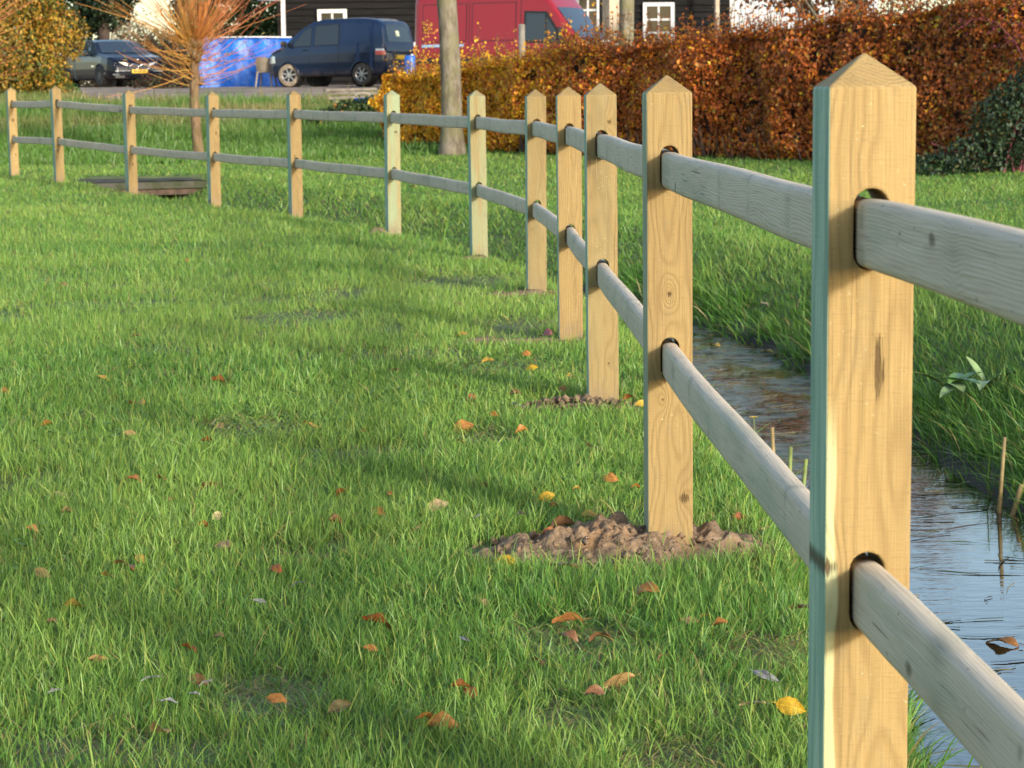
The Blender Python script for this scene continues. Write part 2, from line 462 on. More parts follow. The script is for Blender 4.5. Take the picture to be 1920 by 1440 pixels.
POSTS = [(.487, 3.14, .00), (.417, 5.99, .00), (.362, 8.95, .0), (.300, 11.42, .0), (.160, 14.22, .0), (-.240, 17.12, .01),
         (-1.06, 20.45, .03), (-2.22, 23.45, .05), (-3.41, 26.12, .06), (-4.76, 28.52, .10), (-6.14, 30.9, .18), (-7.21, 33.0, .18)]
PHINTS = [
    dict(knots=((.012, .842, .006, .036, .004), (-.056, .565, .012, .013, .02)), sap=.9, pith=(.035, .09)),
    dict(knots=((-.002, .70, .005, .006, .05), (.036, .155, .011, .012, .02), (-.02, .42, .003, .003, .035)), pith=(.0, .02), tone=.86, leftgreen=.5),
    dict(knots=((.03, 1.12, .008, .008, .02), (.02, .17, .004, .004, .01)), tone=.80, pith=(-.02, .1), green=.15),
    dict(knots=((-.03, .52, .004, .004, .02),), tone=.88, pith=(.02, -.1)),
    dict(knots=((.02, 1.0, .01, .012, .03), (-.03, .4, .004, .005, .02)), tone=.72, pith=(.03, .0), green=.15),
    dict(knots=((.03, .55, .015, .008, .03),), green=.6, tone=.78),
    dict(knots=((.02, .9, .01, .01, .02),), green=.9, tone=.85),
    dict(knots=((-.02, .6, .008, .02, .02),), tone=.74),
    dict(knots=((.02, .8, .008, .02, .02),), tone=.78),
    dict(knots=((.0, .35, .015, .012, .02), (-.03, .1, .006, .01, .02)), tone=.78),
    dict(knots=((-.02, .4, .008, .03, .02),), tone=.78),
    dict(knots=((.0, .8, .02, .025, .02), (.02, .3, .012, .01, .02)), tone=.98),
]
FENCE = empty('wooden_fence', (POSTS[0][0], POSTS[0][1], 0), 0, 'curving post and rail fence of pale pointed posts and two grey rails', 'fence')
pm = post_mesh()
pts = [Vector(p) for p in POSTS]
prev_ = Vector((.66, .15, 0))
ext = [prev_] + pts + [Vector((-8.3, 35.2, .2))]
PLAB = ['big pointed post nearest the camera with a torn knot and green side', 'pointed post standing in the largest soil mound, swirled grain', 'pointed post with a pale streak low on its right side',
        'clean pale post beside the pink leaf', None, 'greenish post with brown right edge', 'palest green post', None, None, 'post standing before the concrete slab', None, 'last post at the left edge of the photo']
post_rot = []
for i, p in enumerate(pts):
    d = (ext[i + 2] - ext[i]); ang = math.atan2(-d.x, d.y)
    post_rot.append(ang)
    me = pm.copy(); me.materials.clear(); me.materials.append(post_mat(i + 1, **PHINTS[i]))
    o = bpy.data.objects.new('post', me); COL.objects.link(o); o.parent = FENCE
    o.location = p - FENCE.location
    o.rotation_euler = (rad(random.uniform(-.35, .35)), rad([0.1, -.1, -.2, -.1, .2, -.4, .3, 0, .2, -.3, -.7, -.4][i]), ang + rad(random.uniform(-1, 1)))
    bevel(o, .003, 2)
    if PLAB[i]: o['label'] = PLAB[i]

# rails: weathered, rounded top and bottom, swelling a little at the knot whorls
t = NT('weathered_rail'); v0 = t.obj()
rnd = t.n('ObjectInfo').outputs['Random']
off = t.n('CombineXYZ', X=t.math('MULTIPLY', rnd, 37.0), Y=t.math('MULTIPLY', rnd, 3.0), Z=t.math('MULTIPLY', rnd, 5.0)).outputs[0]
va = t.n('VectorMath', operation='ADD'); t.t.links.new(v0, va.inputs[0]); t.t.links.new(off, va.inputs[1]); v = va.outputs[0]
x0, y0, z0 = t.sep(v0); xs, ys, zs = t.sep(v)
r = t.math('SQRT', t.math('ADD', t.math('POWER', t.math('ADD', y0, .012), 2), t.math('POWER', t.math('ADD', z0, .05), 2)))
r = t.math('ADD', r, t.math('MULTIPLY', t.math('SUBTRACT', t.noise(t.mapv(v, (2.4, 6, 6)), 1.0, 2), .5), .03))
wv = t.math('MULTIPLY', xs, 1.0)
fr = t.math('FRACT', t.math('ADD', t.math('MULTIPLY', wv, 2.1), t.math('MULTIPLY', t.noise(t.mapv(v, (1.1, .1, .1)), 1.0, 1), 2.2)))
whorl = t.math('POWER', 2.7, t.math('MULTIPLY', t.math('POWER', t.math('DIVIDE', t.math('SUBTRACT', fr, .5), .045), 2), -1))
r = t.math('ADD', r, t.math('MULTIPLY', whorl, .006))
ring = t.math('ADD', t.math('MULTIPLY', t.math('SINE', t.math('MULTIPLY', r, 2 * math.pi / .0045)), .5), .5)
fine = t.noise(t.mapv(v, (6, 300, 300)), 1.0, 3)
big = t.noise(t.mapv(v, (3, 12, 12)), 1.0, 4)
c = t.mix(t.math('MULTIPLY', ring, t.ramp(big, .3, .7, .05, .4)), (.57, .485, .365), (.42, .35, .255))
c = t.mix(t.ramp(big, .45, .7, 0, .45), c, (.46, .385, .28))
c = t.mix(t.ramp(fine, .5, .75, 0, .55), c, (.64, .59, .50))
c = t.mix(t.ramp(fine, .46, .28, 0, .5), c, (.27, .23, .165))
c = t.mix(t.math('MULTIPLY', whorl, t.ramp(t.noise(t.mapv(v, (2, 30, 30)), 1.0, 2), .42, .62, .10, .55)), c, (.24, .245, .18))
c = t.mix(t.ramp(t.noise(t.mapv(v, (30, 55, 55)), 1.0, 2), .68, .74, 0, .6), c, (.12, .12, .10))
c = t.mix(t.ramp(t.noise(t.mapv(v, (1.6, 9, 9)), 1.0, 3), .52, .72, 0, .55), c, (.33, .36, .26))
c = t.mix(t.ramp(t.noise(t.mapv(v, (3.5, 210, 210)), 1.0, 1), .735, .76, 0, .85), c, (.07, .062, .05))
c = t.mix(t.ramp(t.noise(t.mapv(v, (9, 14, 14)), 1.0, 0), .80, .84, 0, .8), c, (.10, .075, .045))
h = t.math('SUBTRACT', t.math('MULTIPLY', fine, .5), t.math('MULTIPLY', ring, .12))
M['rail'] = t.done(t.bsdf(c, .75, spec=.2, normal=t.bump(h, .9, .003)))

def rail_mesh(L, seed):
    hw, hh = .0205, .0475
    sec = []
    for k in range(9):
        a = math.pi * k / 8; sec.append((hw * math.copysign(abs(math.cos(a)) ** .62, math.cos(a)), hh - .017 + .017 * math.sin(a) ** .8))
    for k in range(9):
        a = math.pi * k / 8; sec.append((-hw * math.copysign(abs(math.cos(a)) ** .62, math.cos(a)), -(hh - .017) - .017 * math.sin(a) ** .8))
    n = 48; mb = MB(); rr = random.Random(seed)
    wh = []; q = rr.uniform(.1, .5)
    while q < L: wh.append((q, rr.uniform(.2, 1))); q += rr.uniform(.28, .6)
    ph = rr.uniform(0, 6)
    vs, fs = [], []
    for i in range(n + 1):
        xx = L * i / n
        g = sum(s * math.exp(-((xx - a) / .035) ** 2) for a, s in wh) * .06
        end = 1 - .05 * math.exp(-(min(xx, L - xx) / .05) ** 2)
        wy = .0022 * math.sin(xx * 2.1 + ph); wz = -.004 * math.sin(math.pi * xx / L) + .002 * math.sin(xx * 3.3 + ph)
        for (a, b) in sec: vs.append((xx, a * (1 + g) * end + wy, b * (1 + g * .25) * end + wz))
    m = len(sec)
    for i in range(n):
        for k in range(m): fs.append((i * m + k, (i + 1) * m + k, (i + 1) * m + (k + 1) % m, i * m + (k + 1) % m))
    fs.append(tuple(range(m))); fs.append(tuple(n * m + k for k in range(m - 1, -1, -1)))
    return mb.add(vs, fs).mesh('rail')
for lv in (0, 1):
    for i in range(-1, len(pts) - 1):
        a = ext[i + 1]; b = pts[i + 1]
        za = HOLES[lv] - .0055 + a.z; zb = HOLES[lv] - .0055 + b.z
        A = Vector((a.x, a.y, za)); B = Vector((b.x, b.y, zb)); d = B - A; L = d.length
        A = A + d * (.006 / L); L2 = L - .012
        o = link('rail', rail_mesh(L2, i * 7 + lv * 31 + 3), M['rail'], FENCE, smooth=True)
        o.location = A - FENCE.location
        o.rotation_euler = d.to_track_quat('X', 'Z').to_euler()

# ------------------------------------------------------------------ soil dug out around the posts
MOUNDS = [(.29, 5.96, .47, .30, .085, 'largest heap of dug brown soil spread round the second post'),
          (.25, 8.84, .32, .19, .065, 'crumbly soil heaped against the foot of the third post'),
          (.02, 11.33, .42, .13, .03, 'thin strip of bare earth left of the fourth post'),
          (.07, 14.12, .32, .14, .03, 'small patch of earth at the foot of the fifth post'),
          (-.24, 17.02, .26, .13, .035, 'small patch of earth at the foot of the sixth post'),
          (-1.12, 20.32, .26, .14, .05, 'low ring of earth at the foot of the palest green post'),
          (-2.22, 23.34, .24, .13, .05, 'low ring of earth at the foot of the eighth post'),
          (-4.74, 28.35, .34, .2, .06, 'reddish earth round the post by the concrete slab')]
for k, (cx_, cy_, rx, ry, hh, lab) in enumerate(MOUNDS):
    n = 150 if k < 2 else 40
    u = np.linspace(-1.15, 1.15, n); UX, UY = np.meshgrid(u, u)
    wx, wy = cx_ + UX * rx, cy_ + UY * ry
    rr_ = np.hypot(UX, UY) + .5 * (fbm(wx * 7, wy * 7, 0, 40 + k, 3) - .5)
    hill = sm((1.02 - rr_) / .75) * np.where(k < 2, .45 + .55 * sm((wy - POSTS[k + 1 if k < 7 else 9][1] + .16) / .14), 1)
    lump = fbm(wx * 17, wy * 17, 0, 50 + k, 5) - .33 + .10 * (vnoise(wx * 70, wy * 70, 0, 7) - .5)
    zz = terrain(wx, wy) - .014 + hill * hh * (.35 + 1.5 * np.clip(lump, 0, 1)) + hill * .02 - .03 * sm((rr_ - .9) / .2)
    dpost = np.maximum(np.abs(wx - POSTS[k + 1 if k < 7 else 9][0]), np.abs(wy - POSTS[k + 1 if k < 7 else 9][1]))
    V = np.stack([wx, wy, zz], -1).reshape(-1, 3)
    idx = np.arange(n * n).reshape(n, n)
    Q = np.stack([idx[:-1, :-1], idx[:-1, 1:], idx[1:, 1:], idx[1:, :-1]], -1).reshape(-1, 4)
    FV, FQ = [V], [Q]; base = len(V); tri = []
    # clods
    for j in range(420 if k < 2 else 70):
        a, rd = rng.uniform(0, 6.283), math.sqrt(rng.uniform(0, 1)) * 1.12
        px, py = cx_ + rx * rd * math.cos(a), cy_ + ry * rd * math.sin(a)
        s = .004 + .015 * rng.uniform() ** 2.2 * (1 - .4 * rd) * (1.0 if k < 2 else 1.2)
        hz = float(np.interp(rd, [0, .5, .95], [hh * .75, hh * .5, .0])) + tz(px, py)
        P = np.array([(1, 0, 0), (-1, 0, 0), (0, 1, 0), (0, -1, 0), (0, 0, 1), (0, 0, -1), (.7, .7, .2), (-.6, .6, .3), (.5, -.7, .3), (-.7, -.6, -.1)], float)[:6]
        P = P * rng.uniform(.6, 1.3, (6, 3)) * s + rng.normal(0, s * .25, (6, 3)) + (px, py, hz)
        FV.append(P); tri.append(np.array([(0, 2, 4), (2, 1, 4), (1, 3, 4), (3, 0, 4), (2, 0, 5), (1, 2, 5), (3, 1, 5), (0, 3, 5)]) + base); base += 6
    me = np_mesh('soil_mound', np.concatenate(FV), [Q, np.concatenate(tri)])
    tag(link('soil_mound', me, M['soil'], smooth=False), lab, 'soil', 'heaps of dug soil at the post feet')

# ------------------------------------------------------------------ grass
def blade_arrays(x, y, z, h, wd, lean, az, face, col, seg):
    n = len(x)
    dx, dy = np.cos(az), np.sin(az); fx, fy = np.cos(face), np.sin(face)
    def ring(f, wf):
        off = lean * h * f ** 1.8
        px, py, pz = x + dx * off, y + dy * off, z + h * f * (1 - .35 * lean ** 2 * f)
        hw = wd * wf * .5
        return np.stack([px - fx * hw, py - fy * hw, pz], -1), np.stack([px + fx * hw, py + fy * hw, pz], -1)
    rows = []
    fr_ = {1: [(0, 1)], 2: [(0, .9), (.5, 1)], 3: [(0, .85), (.38, 1), (.72, .75)]}[seg]
    for f, wf in fr_: rows += list(ring(f, wf))
    tip = ring(1, 0)[0]
    V = np.stack(rows + [tip], 1); k = V.shape[1]
    b = (np.arange(n) * k)[:, None]
    F = []
    for i in range(seg - 1): F.append(b + np.array([[2 * i, 2 * i + 1, 2 * i + 3, 2 * i + 2]]))
    T = b + np.array([[2 * seg - 2, 2 * seg - 1, 2 * seg]])
    # paler at the tip, darker at the base
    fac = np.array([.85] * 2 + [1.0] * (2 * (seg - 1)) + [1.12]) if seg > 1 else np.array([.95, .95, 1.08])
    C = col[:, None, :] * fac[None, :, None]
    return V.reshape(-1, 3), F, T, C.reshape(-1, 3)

def join_blades(name, sets, mat):
    VV, QQ, TT, CC, o = [], [], [], [], 0
    for (V, F, T, C) in sets:
        VV.append(V); CC.append(C)
        QQ += [f + o for f in F]; TT.append(T + o); o += len(V)
    faces = ([np.concatenate(QQ)] if QQ else []) + [np.concatenate(TT)]
    return link(name, np_mesh(name, np.concatenate(VV), faces, np.concatenate(CC)), mat)

def scatter(y0, y1, dens, lo=None, hi=None):
    """points between two depths; dens(y) per square metre over a strip a little wider than the view"""
    yy = np.linspace(y0, y1, 400)
    lo = lo or (lambda q: -(.245 * q + .55)); hi = hi or (lambda q: .245 * q + .55)
    wgt = dens(yy) * (hi(yy) - lo(yy)); cdf = np.concatenate([[0], np.cumsum((wgt[1:] + wgt[:-1]) / 2 * np.diff(yy))])
    n = int(cdf[-1]); q = np.interp(rng.uniform(0, cdf[-1], n), cdf, yy)
    return lo(q) + (hi(q) - lo(q)) * rng.uniform(0, 1, n), q

STRAW = [(.15, 4.95, .20), (-.50, 4.50, .16), (.56, 4.85, .16), (-.04, 10.2, .35), (.1, 4.3, .14), (-.95, 8.3, .3), (-.35, 15, .5), (.02, 12.2, .3), (-1.2, 12.6, .5), (.3, 4.0, .15), (-.1, 8.0, .2)]
lawn_sets, bank_sets = [], []
for (y0, y1, seg, dens, *lh) in ((2.2, 11, 1, lambda q: 4200 + 0 * q, lambda q: -(.25 * q + 1.9), lambda q: -(.245 * q + .55)), (2.2, 11, 1, lambda q: 4200 + 0 * q, lambda q: .245 * q + .55, lambda q: .25 * q + 1.9), (3.0, 6.5, 3, lambda q: 16000 + 0 * q), (6.5, 11, 2, lambda q: 16000 * (6.5 / q) ** 1.9), (11, 36, 1, lambda q: 5200 * (11 / q) ** 1.7)):
    x, y = scatter(y0, y1, dens, *lh)
    s, arc = ditch_sd(x, y); z = terrain(x, y)
    keep = z > WATER_Z + .045 + .10 * (fbm(x * 3, y * 3, 0, 71, 2) - .5)
    for k, (cx_, cy_, rx, ry, hh, lab) in enumerate(MOUNDS):
        rr_ = np.hypot((x - cx_) / rx, (y - cy_) / ry) + .7 * (fbm(x * 7, y * 7, 0, 40 + k, 3) - .5)
        keep &= (rr_ > .82) | (rng.uniform(0, 1, len(x)) < .035)
    bare = fbm(x * 3.1, y * 2.2, 0, 81, 3)
    keep &= ~((bare > .70) & (rng.uniform(0, 1, len(x)) < .75) & (s < -.9))
    # concrete slab and tree feet
    keep &= ~((np.abs(x + 5.2) < .8) & (np.abs(y - 31.9) < .75))
    x, y, z, s, bare = x[keep], y[keep], z[keep], s[keep], bare[keep]
    n = len(x)
    bank = s > -.72
    patch = fbm(x * .8, y * .8, 0, 61, 3); pt2 = fbm(x * 2.6, y * 2.6, 0, 63, 2)
    h = np.where(bank, rng.gamma(6, .0105, n) * (.6 + .8 * patch), rng.gamma(9, .0056, n) * (.78 + .44 * pt2))
    h = np.where(s > 1.6, rng.gamma(6, .0075, n) * (.6 + .8 * patch), h)
    h = np.clip(h, .015, .32)
    wd = np.maximum(rng.uniform(.0012, .0029, n), y * .00048 * rng.uniform(.6, 1.4, n))
    wd = np.where(bank, wd * 1.15, wd) * (2.3 if lh else 1.0)
    lean = np.clip(np.abs(rng.normal(0, .58, n)) + np.where(bank, .25, .10), 0, 1.7)
    az = rng.uniform(0, 2 * np.pi, n); face = rng.uniform(0, np.pi, n)
    g1, g2 = np.array([.082, .208, .035]), np.array([.225, .355, .068])
    mixv = np.clip(rng.normal(.45, .28, n) + (patch - .5) * 1.2, 0, 1)
    # far side of the ditch keeps a deeper green
    mixv = np.where(s > -.4, mixv * .85, mixv)
    col = g1 + (g2 - g1) * mixv[:, None]
    col = col * rng.uniform(.78, 1.24, (n, 1))
    sp_ = np.zeros(n)
    for (qx, qy, qr) in STRAW: sp_ = np.maximum(sp_, sm((qr - np.hypot(x - qx, (y - qy) * .7)) / qr * 1.6 + .7 * (fbm(x * 9, y * 9, 0, 23, 2) - .5)))
    lean = lean + sp_ * .6; h = h * (1 - .35 * sp_)
    straw = rng.uniform(0, 1, n) < .5 * sp_ + (.035 + .12 * sm((bare - .55) / .15)) * np.where(bank, .6, 1)
    col[straw] = np.array([.36, .285, .11]) * rng.uniform(.6, 1.1, (straw.sum(), 1))
    lean = np.where(straw, lean + .5, lean)
    yel = (rng.uniform(0, 1, n) < .10) & ~straw
    col[yel] = np.array([.30, .36, .075]) * rng.uniform(.8, 1.1, (yel.sum(), 1))
    for sets, m in ((lawn_sets, ~bank), (bank_sets, bank)):
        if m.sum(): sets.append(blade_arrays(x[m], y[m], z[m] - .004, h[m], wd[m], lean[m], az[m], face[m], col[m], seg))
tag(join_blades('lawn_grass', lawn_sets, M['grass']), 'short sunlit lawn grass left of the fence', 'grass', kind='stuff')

# long overhanging grass at the two water edges
for side in (-1, 1):
    n = 9000; arc_ = rng.uniform(3, DL[7], n)
    cx_ = np.interp(arc_, DL, DITCH[:, 0]); cy_ = np.interp(arc_, DL, DITCH[:, 1])
    off = np.where(side < 0, -rng.normal(.66, .1, n), rng.normal(.56, .13, n))
    x = cx_ + off; y = cy_ + rng.normal(0, .05, n); z = terrain(x, y)
    k = (z > WATER_Z - .03) & (fbm(x * 2.2, y * 2.2, 0, 88, 2) > .42); x, y, z, off = x[k], y[k], z[k], off[k]; n = len(x)
    h = rng.gamma(7, .019, n); h = np.clip(h, .04, .28)
    tow = np.where(off < 0, 0.0, np.pi)
    az = tow + rng.normal(0, .9, n)
    col = (np.array([.065, .18, .024]) + np.array([.10, .14, .025]) * rng.uniform(0, 1, (n, 1)) ** 1.5) * rng.uniform(.75, 1.2, (n, 1))
    st = rng.uniform(0, 1, n) < .06; col[st] = np.array([.34, .26, .10])
    bank_sets.append(blade_arrays(x, y, z - .01, h, np.maximum(rng.uniform(.003, .0065, n), y * .0006), np.clip(rng.normal(.8, .35, n), 0, 1.6), az, rng.uniform(0, np.pi, n), col, 3))
# slope up to the yard: sparse, partly brown
x, y = scatter(36, 57, lambda q: 420 + 0 * q, lambda q: -.245 * q - .5, lambda q: 1.0 + 0 * q)
z = terrain(x, y); n = len(x)
pt = fbm(x * .7, y * .35, 0, 93, 3)
edge = 54.0 + 2.6 * (fbm(x * .25, 0, 0, 5, 3) - .5) - .9 * np.exp(-((x + 4) / 2.5) ** 2) + 3.0 * sm((-x - 8.5) / 2.5)
kp = rng.uniform(0, 1, n) < np.where(y > edge - .3, .02, np.where(y > 43, sm((pt - .22) / .25) * .9, .95))
x, y, z, pt = x[kp], y[kp], z[kp], pt[kp]; n = len(x)
br = .8 * sm((y - 42.0) / 7) * sm((.66 - pt) / .25)
col = np.array([.085, .19, .03]) * (1 - br[:, None]) + np.array([.30, .235, .105]) * br[:, None]
col = col * rng.uniform(.65, 1.3, (n, 1))
gr = rng.uniform(0, 1, n) < .18; col[gr] = np.array([.10, .17, .03])
h = rng.gamma(6, .016, n) * (1 + .8 * (y > 42))
bank_sets.append(blade_arrays(x, y, z - .004, h, rng.uniform(.02, .04, n), np.clip(rng.normal(.5, .3, n), 0, 1.2), rng.uniform(0, 6.28, n), rng.uniform(-.5, .5, n), col, 1))
tag(join_blades('bank_grass', bank_sets, M['grass']), 'deep green rough grass on the ditch banks and slope', 'grass', kind='stuff')

# clover, plantain and moss leaves low in the lawn
n = 9000; x = rng.uniform(-2.6, .5, n); y = rng.uniform(3.6, 13, n); pt = fbm(x * 1.3, y * 1.3, 0, 101, 3)
k = (pt > .63) & (ditch_sd(x, y)[0] < -1.0); x, y = x[k], y[k]; n = len(x); z = terrain(x, y) + rng.uniform(.012, .045, n)
a = rng.uniform(0, 6.283, n); r_ = rng.uniform(.006, .013, n) 
V = []
for q in range(6):
    b = a + q * math.pi / 3; V.append(np.stack([x + r_ * np.cos(b), y + r_ * np.sin(b) * .95, z + r_ * .35 * np.sin(b * 2 + a)], -1))
V = np.stack(V, 1).reshape(-1, 3); o_ = np.arange(n)[:, None] * 6
C = np.repeat(np.array([.12, .24, .04]) * rng.uniform(.7, 1.4, (n, 1)) + np.array([.03, .02, .005]) * rng.uniform(0, 1, (n, 1)), 6, 0)
tag(link('lawn_weeds', np_mesh('lawn_weeds', V, [np.concatenate([o_ + np.array([[0, 1, 2, 3]]), o_ + np.array([[0, 3, 4, 5]])])], C), M['grass']), 'small clover leaves low among the lawn grass', 'weeds', kind='stuff')

# strands and debris drifting on the water
mb = []
n = 950; arc_ = np.where(rng.uniform(0, 1, 950) < .5, rng.uniform(4.5, DL[6] + .4, 950), rng.uniform(DL[3] + 1, DL[6] + .4, 950))
cx_ = np.interp(arc_, DL, DITCH[:, 0]); cy_ = np.interp(arc_, DL, DITCH[:, 1])
x = cx_ + rng.uniform(-.55, .5, n); y = cy_
VV, QQ, CC, o = [], [], [], 0
for i in range(n):
    L = rng.uniform(.06, .34); a = rng.normal(.25, .55) + (math.pi if rng.uniform() < .5 else 0); cv = rng.normal(0, .8)
    wd = rng.uniform(.0012, .004)
    c = np.array([[.20, .17, .075], [.10, .13, .04], [.07, .045, .025], [.28, .22, .11]][rng.integers(4)]) * rng.uniform(.6, 1.1)
    P = []
    px, py = x[i], y[i]
    for k in range(6):
        f = k / 5; aa = a + cv * f
        hw = wd * (1 - .8 * abs(2 * f - 1) ** 2)
        P += [(px - math.sin(aa) * hw, py + math.cos(aa) * hw, WATER_Z + .003 + .004 * rng.uniform()), (px + math.sin(aa) * hw, py - math.cos(aa) * hw, WATER_Z + .003)]
        px += math.cos(aa) * L / 5; py += math.sin(aa) * L / 5
    VV.append(P); CC.append(np.tile(c, (12, 1)))
    for k in range(5): QQ.append((o + 2 * k, o + 2 * k + 1, o + 2 * k + 3, o + 2 * k + 2))
    o += 12
tag(link('water_weed', np_mesh('water_weed', np.concatenate(VV), [np.array(QQ)], np.concatenate(CC)), M['grass']), 'thin strands of weed floating on the ditch water', 'water weed', kind='stuff')

# ------------------------------------------------------------------ vegetation helpers
def unit(a): return a / np.maximum(np.linalg.norm(a, axis=1, keepdims=True), 1e-9)

def leaf_arrays(P, N, size, col, wid=.34, droop=.35, rand=.9):
    n = len(P)
    nn = unit(N + rng.normal(0, rand * .6, (n, 3)))
    a = rng.normal(0, 1, (n, 3)); a[:, 2] -= droop * 2
    a = unit(a - nn * (a * nn).sum(1, keepdims=True)); b = np.cross(nn, a)
    s = size[:, None]
    k = rng.uniform(.06, .22, (n, 1))
    V = np.stack([P - a * s * .5, P + b * s * wid + nn * s * k + a * s * .02, P + a * s * .5 - nn * s * k * .6, P - b * s * wid + nn * s * k], 1).reshape(-1, 3)
    o = np.arange(n)[:, None] * 4
    T = np.concatenate([o + np.array([[0, 1, 2]]), o + np.array([[0, 2, 3]])])
    return V, T, np.repeat(col, 4, 0)

def leaf_obj(name, sets, mat, parent=None):
    VV, TT, CC, o = [], [], [], 0
    for (V, T, C) in sets:
        VV.append(V); TT.append(T + o); CC.append(C); o += len(V)
    ob = link(name, np_mesh(name, np.concatenate(VV), [np.concatenate(TT)], np.concatenate(CC)), mat, parent)
    ob['kind'] = 'stuff'
    return ob

def palette(n, cols, weights, jit=.25):
    cols = np.array(cols, float); i = rng.choice(len(cols), n, p=np.array(weights) / sum(weights))
    return cols[i] * rng.uniform(1 - jit, 1 + jit, (n, 1)) * rng.uniform(.93, 1.07, (n, 3))

def clumps(cs, n):
    """points in the shells of ellipsoid clumps: (x,y,z,rx,ry,rz)"""
    cs = np.array(cs, float); vol = cs[:, 3] * cs[:, 4] * cs[:, 5]
    i = rng.choice(len(cs), n, p=vol ** .75 / (vol ** .75).sum())
    d = unit(rng.normal(0, 1, (n, 3))); r = rng.uniform(.25, 1, (n, 1)) ** .4
    lump = .75 + .5 * fbm(d[:, 0] * 3 + i, d[:, 1] * 3, d[:, 2] * 3, 17, 2)[:, None]
    P = cs[i, :3] + d * r * lump * cs[i, 3:]
    return P, d, i

def branches(mb, p, d, L, r, depth, rr, tips, spread=.6, n=5):
    p = Vector(p); d = Vector(d).normalized()
    pts_, rs = [p.copy()], [r]
    for k in range(4):
        d = (d + Vector((rr.gauss(0, .09), rr.gauss(0, .09), rr.gauss(.03, .07)))).normalized()
        p = p + d * L / 4; pts_.append(p.copy()); rs.append(r * (1 - .14 * (k + 1)))
    mb.tube(pts_, rs, n, cap=False)
    if depth == 0:
        tips += pts_[1:]; return
    for k in range(rr.choice((2, 3, 3))):
        q = pts_[rr.choice((2, 3, 4))]
        nd = (d + Vector((rr.gauss(0, spread), rr.gauss(0, spread), rr.gauss(.1, spread * .6)))).normalized()
        branches(mb, q, nd, L * rr.uniform(.55, .8), rs[-1] * rr.uniform(.55, .8), depth - 1, rr, tips, spread, max(3, n - 1))

# ------------------------------------------------------------------ beech hedge
HP = np.array([(10.0, 24.6), (8.2, 26.2), (6.2, 28.0), (3.7, 31.0), (1.16, 34.0), (-.62, 36.9), (-2.15, 39.0)], float)[::-1]
HL = np.concatenate([[0], np.cumsum(np.hypot(*np.diff(HP, axis=0).T))]); HT = HL[-1]
def hpos(u): return np.interp(u, HL, HP[:, 0]), np.interp(u, HL, HP[:, 1])
def hh_(u): return np.interp(u, [0, 2.2, 5, 9.5, 13, HT], [1.10, 1.26, 1.50, 1.72, 1.95, 2.1]) + .11 * (fbm(u * 1.1, 0, 0, 33, 3) - .5) * 2
tdir = unit(np.gradient(HP, axis=0))
def hnorm(u):
    tx = np.interp(u, HL, tdir[:, 0]); ty = np.interp(u, HL, tdir[:, 1]); L = np.hypot(tx, ty)
    return ty / L, -tx / L            # points at the camera side
hedge = empty('beech_hedge', (HP[3][0], HP[3][1], tz(*HP[3])), 0, 'long clipped beech hedge, gold at its left end and rust brown to the right', 'hedge')
def hcol(u, v, n, x, y):
    f = u / HT
    cl = fbm(u * 1.6, v * 2.2, 0, 45, 3)
    yellow, orange, rust, brown, olive, pale = (np.array(k) for k in ([.86, .50, .03], [.76, .30, .03], [.56, .155, .03], [.34, .10, .032], [.34, .28, .04], [.66, .36, .11]))
    wy = 4.0 * np.clip(1.15 - f * 3.3, 0, 1) + .10 + .25 * sm((cl - .62) / .1) ; wo = .42 + .7 * np.clip(1 - f * 3, 0, 1) + .4 * (cl > .57); wr = .35 + 1.6 * sm((f - .12) / .25); wb = .15 + .9 * sm((f - .15) / .4)
    wl = .03 + .9 * sm((f - .60) / .2) * sm((cl - .42) / .15) + .25 * (cl < .36) ; wp = np.full(n, .18)
    W = np.stack([wy, wo, wr, wb, wl, wp], 1); W /= W.sum(1, keepdims=True)
    k = (rng.uniform(0, 1, (n, 1)) > np.cumsum(W, 1)).sum(1).clip(0, 5)
    c = np.stack([yellow, orange, rust, brown, olive, pale])[k]
    return c * rng.uniform(.6, 1.2, (n, 1)) * rng.uniform(.93, 1.07, (n, 3)) * (1 - .14 * sm((f - .2) / .3))[:, None]
sets = []
def hedge_front(n):
    u = rng.uniform(0, HT, n); v = rng.uniform(0, 1, n) ** .95; H = hh_(u)
    cx_, cy_ = hpos(u); nx_, ny_ = hnorm(u); gz = terrain(cx_, cy_)
    bul = .62 * (fbm(u * 1.2, v * H * 1.5, 0, 35, 3) - .5) + .10 * np.sin(v * 3.1) - .22 * sm((.10 - v) / .1) * vnoise(u * 2.3, 0, 0, 8)
    dep = -rng.exponential(.07, n)
    o = bul + dep
    P = np.stack([cx_ + nx_ * o, cy_ + ny_ * o, gz + .03 + v * H], -1)
    N = np.stack([nx_, ny_, np.full(n, .25)], -1)
    gap = fbm(u * 3.4, v * H * 3.4, 0, 39, 2)
    k = (gap > .33) | (rng.uniform(0, 1, n) < .35)
    return P[k], N[k], u[k], (v * H)[k]
P, N, u, v = hedge_front(62000)
sets.append(leaf_arrays(P, N, rng.uniform(.045, .085, len(P)), hcol(u, v, len(P), 0, 0)))
n = 20000; u = rng.uniform(0, HT, n); q = rng.uniform(-.05, .95, n); cx_, cy_ = hpos(u); nx_, ny_ = hnorm(u)
zt = terrain(cx_, cy_) + hh_(u) + rng.exponential(.05, n) * 1.4 - .03
P = np.stack([cx_ - nx_ * q, cy_ - ny_ * q, zt], -1); N = np.tile([0, 0, 1.0], (n, 1))
sets.append(leaf_arrays(P, N, rng.uniform(.04, .075, n), hcol(u, hh_(u), n, 0, 0)))
n = 6000; q = rng.uniform(-.1, .95, n); v = rng.uniform(0, 1.05, n); nx0, ny0 = (float(k[0]) for k in hnorm(np.array([0.0])))
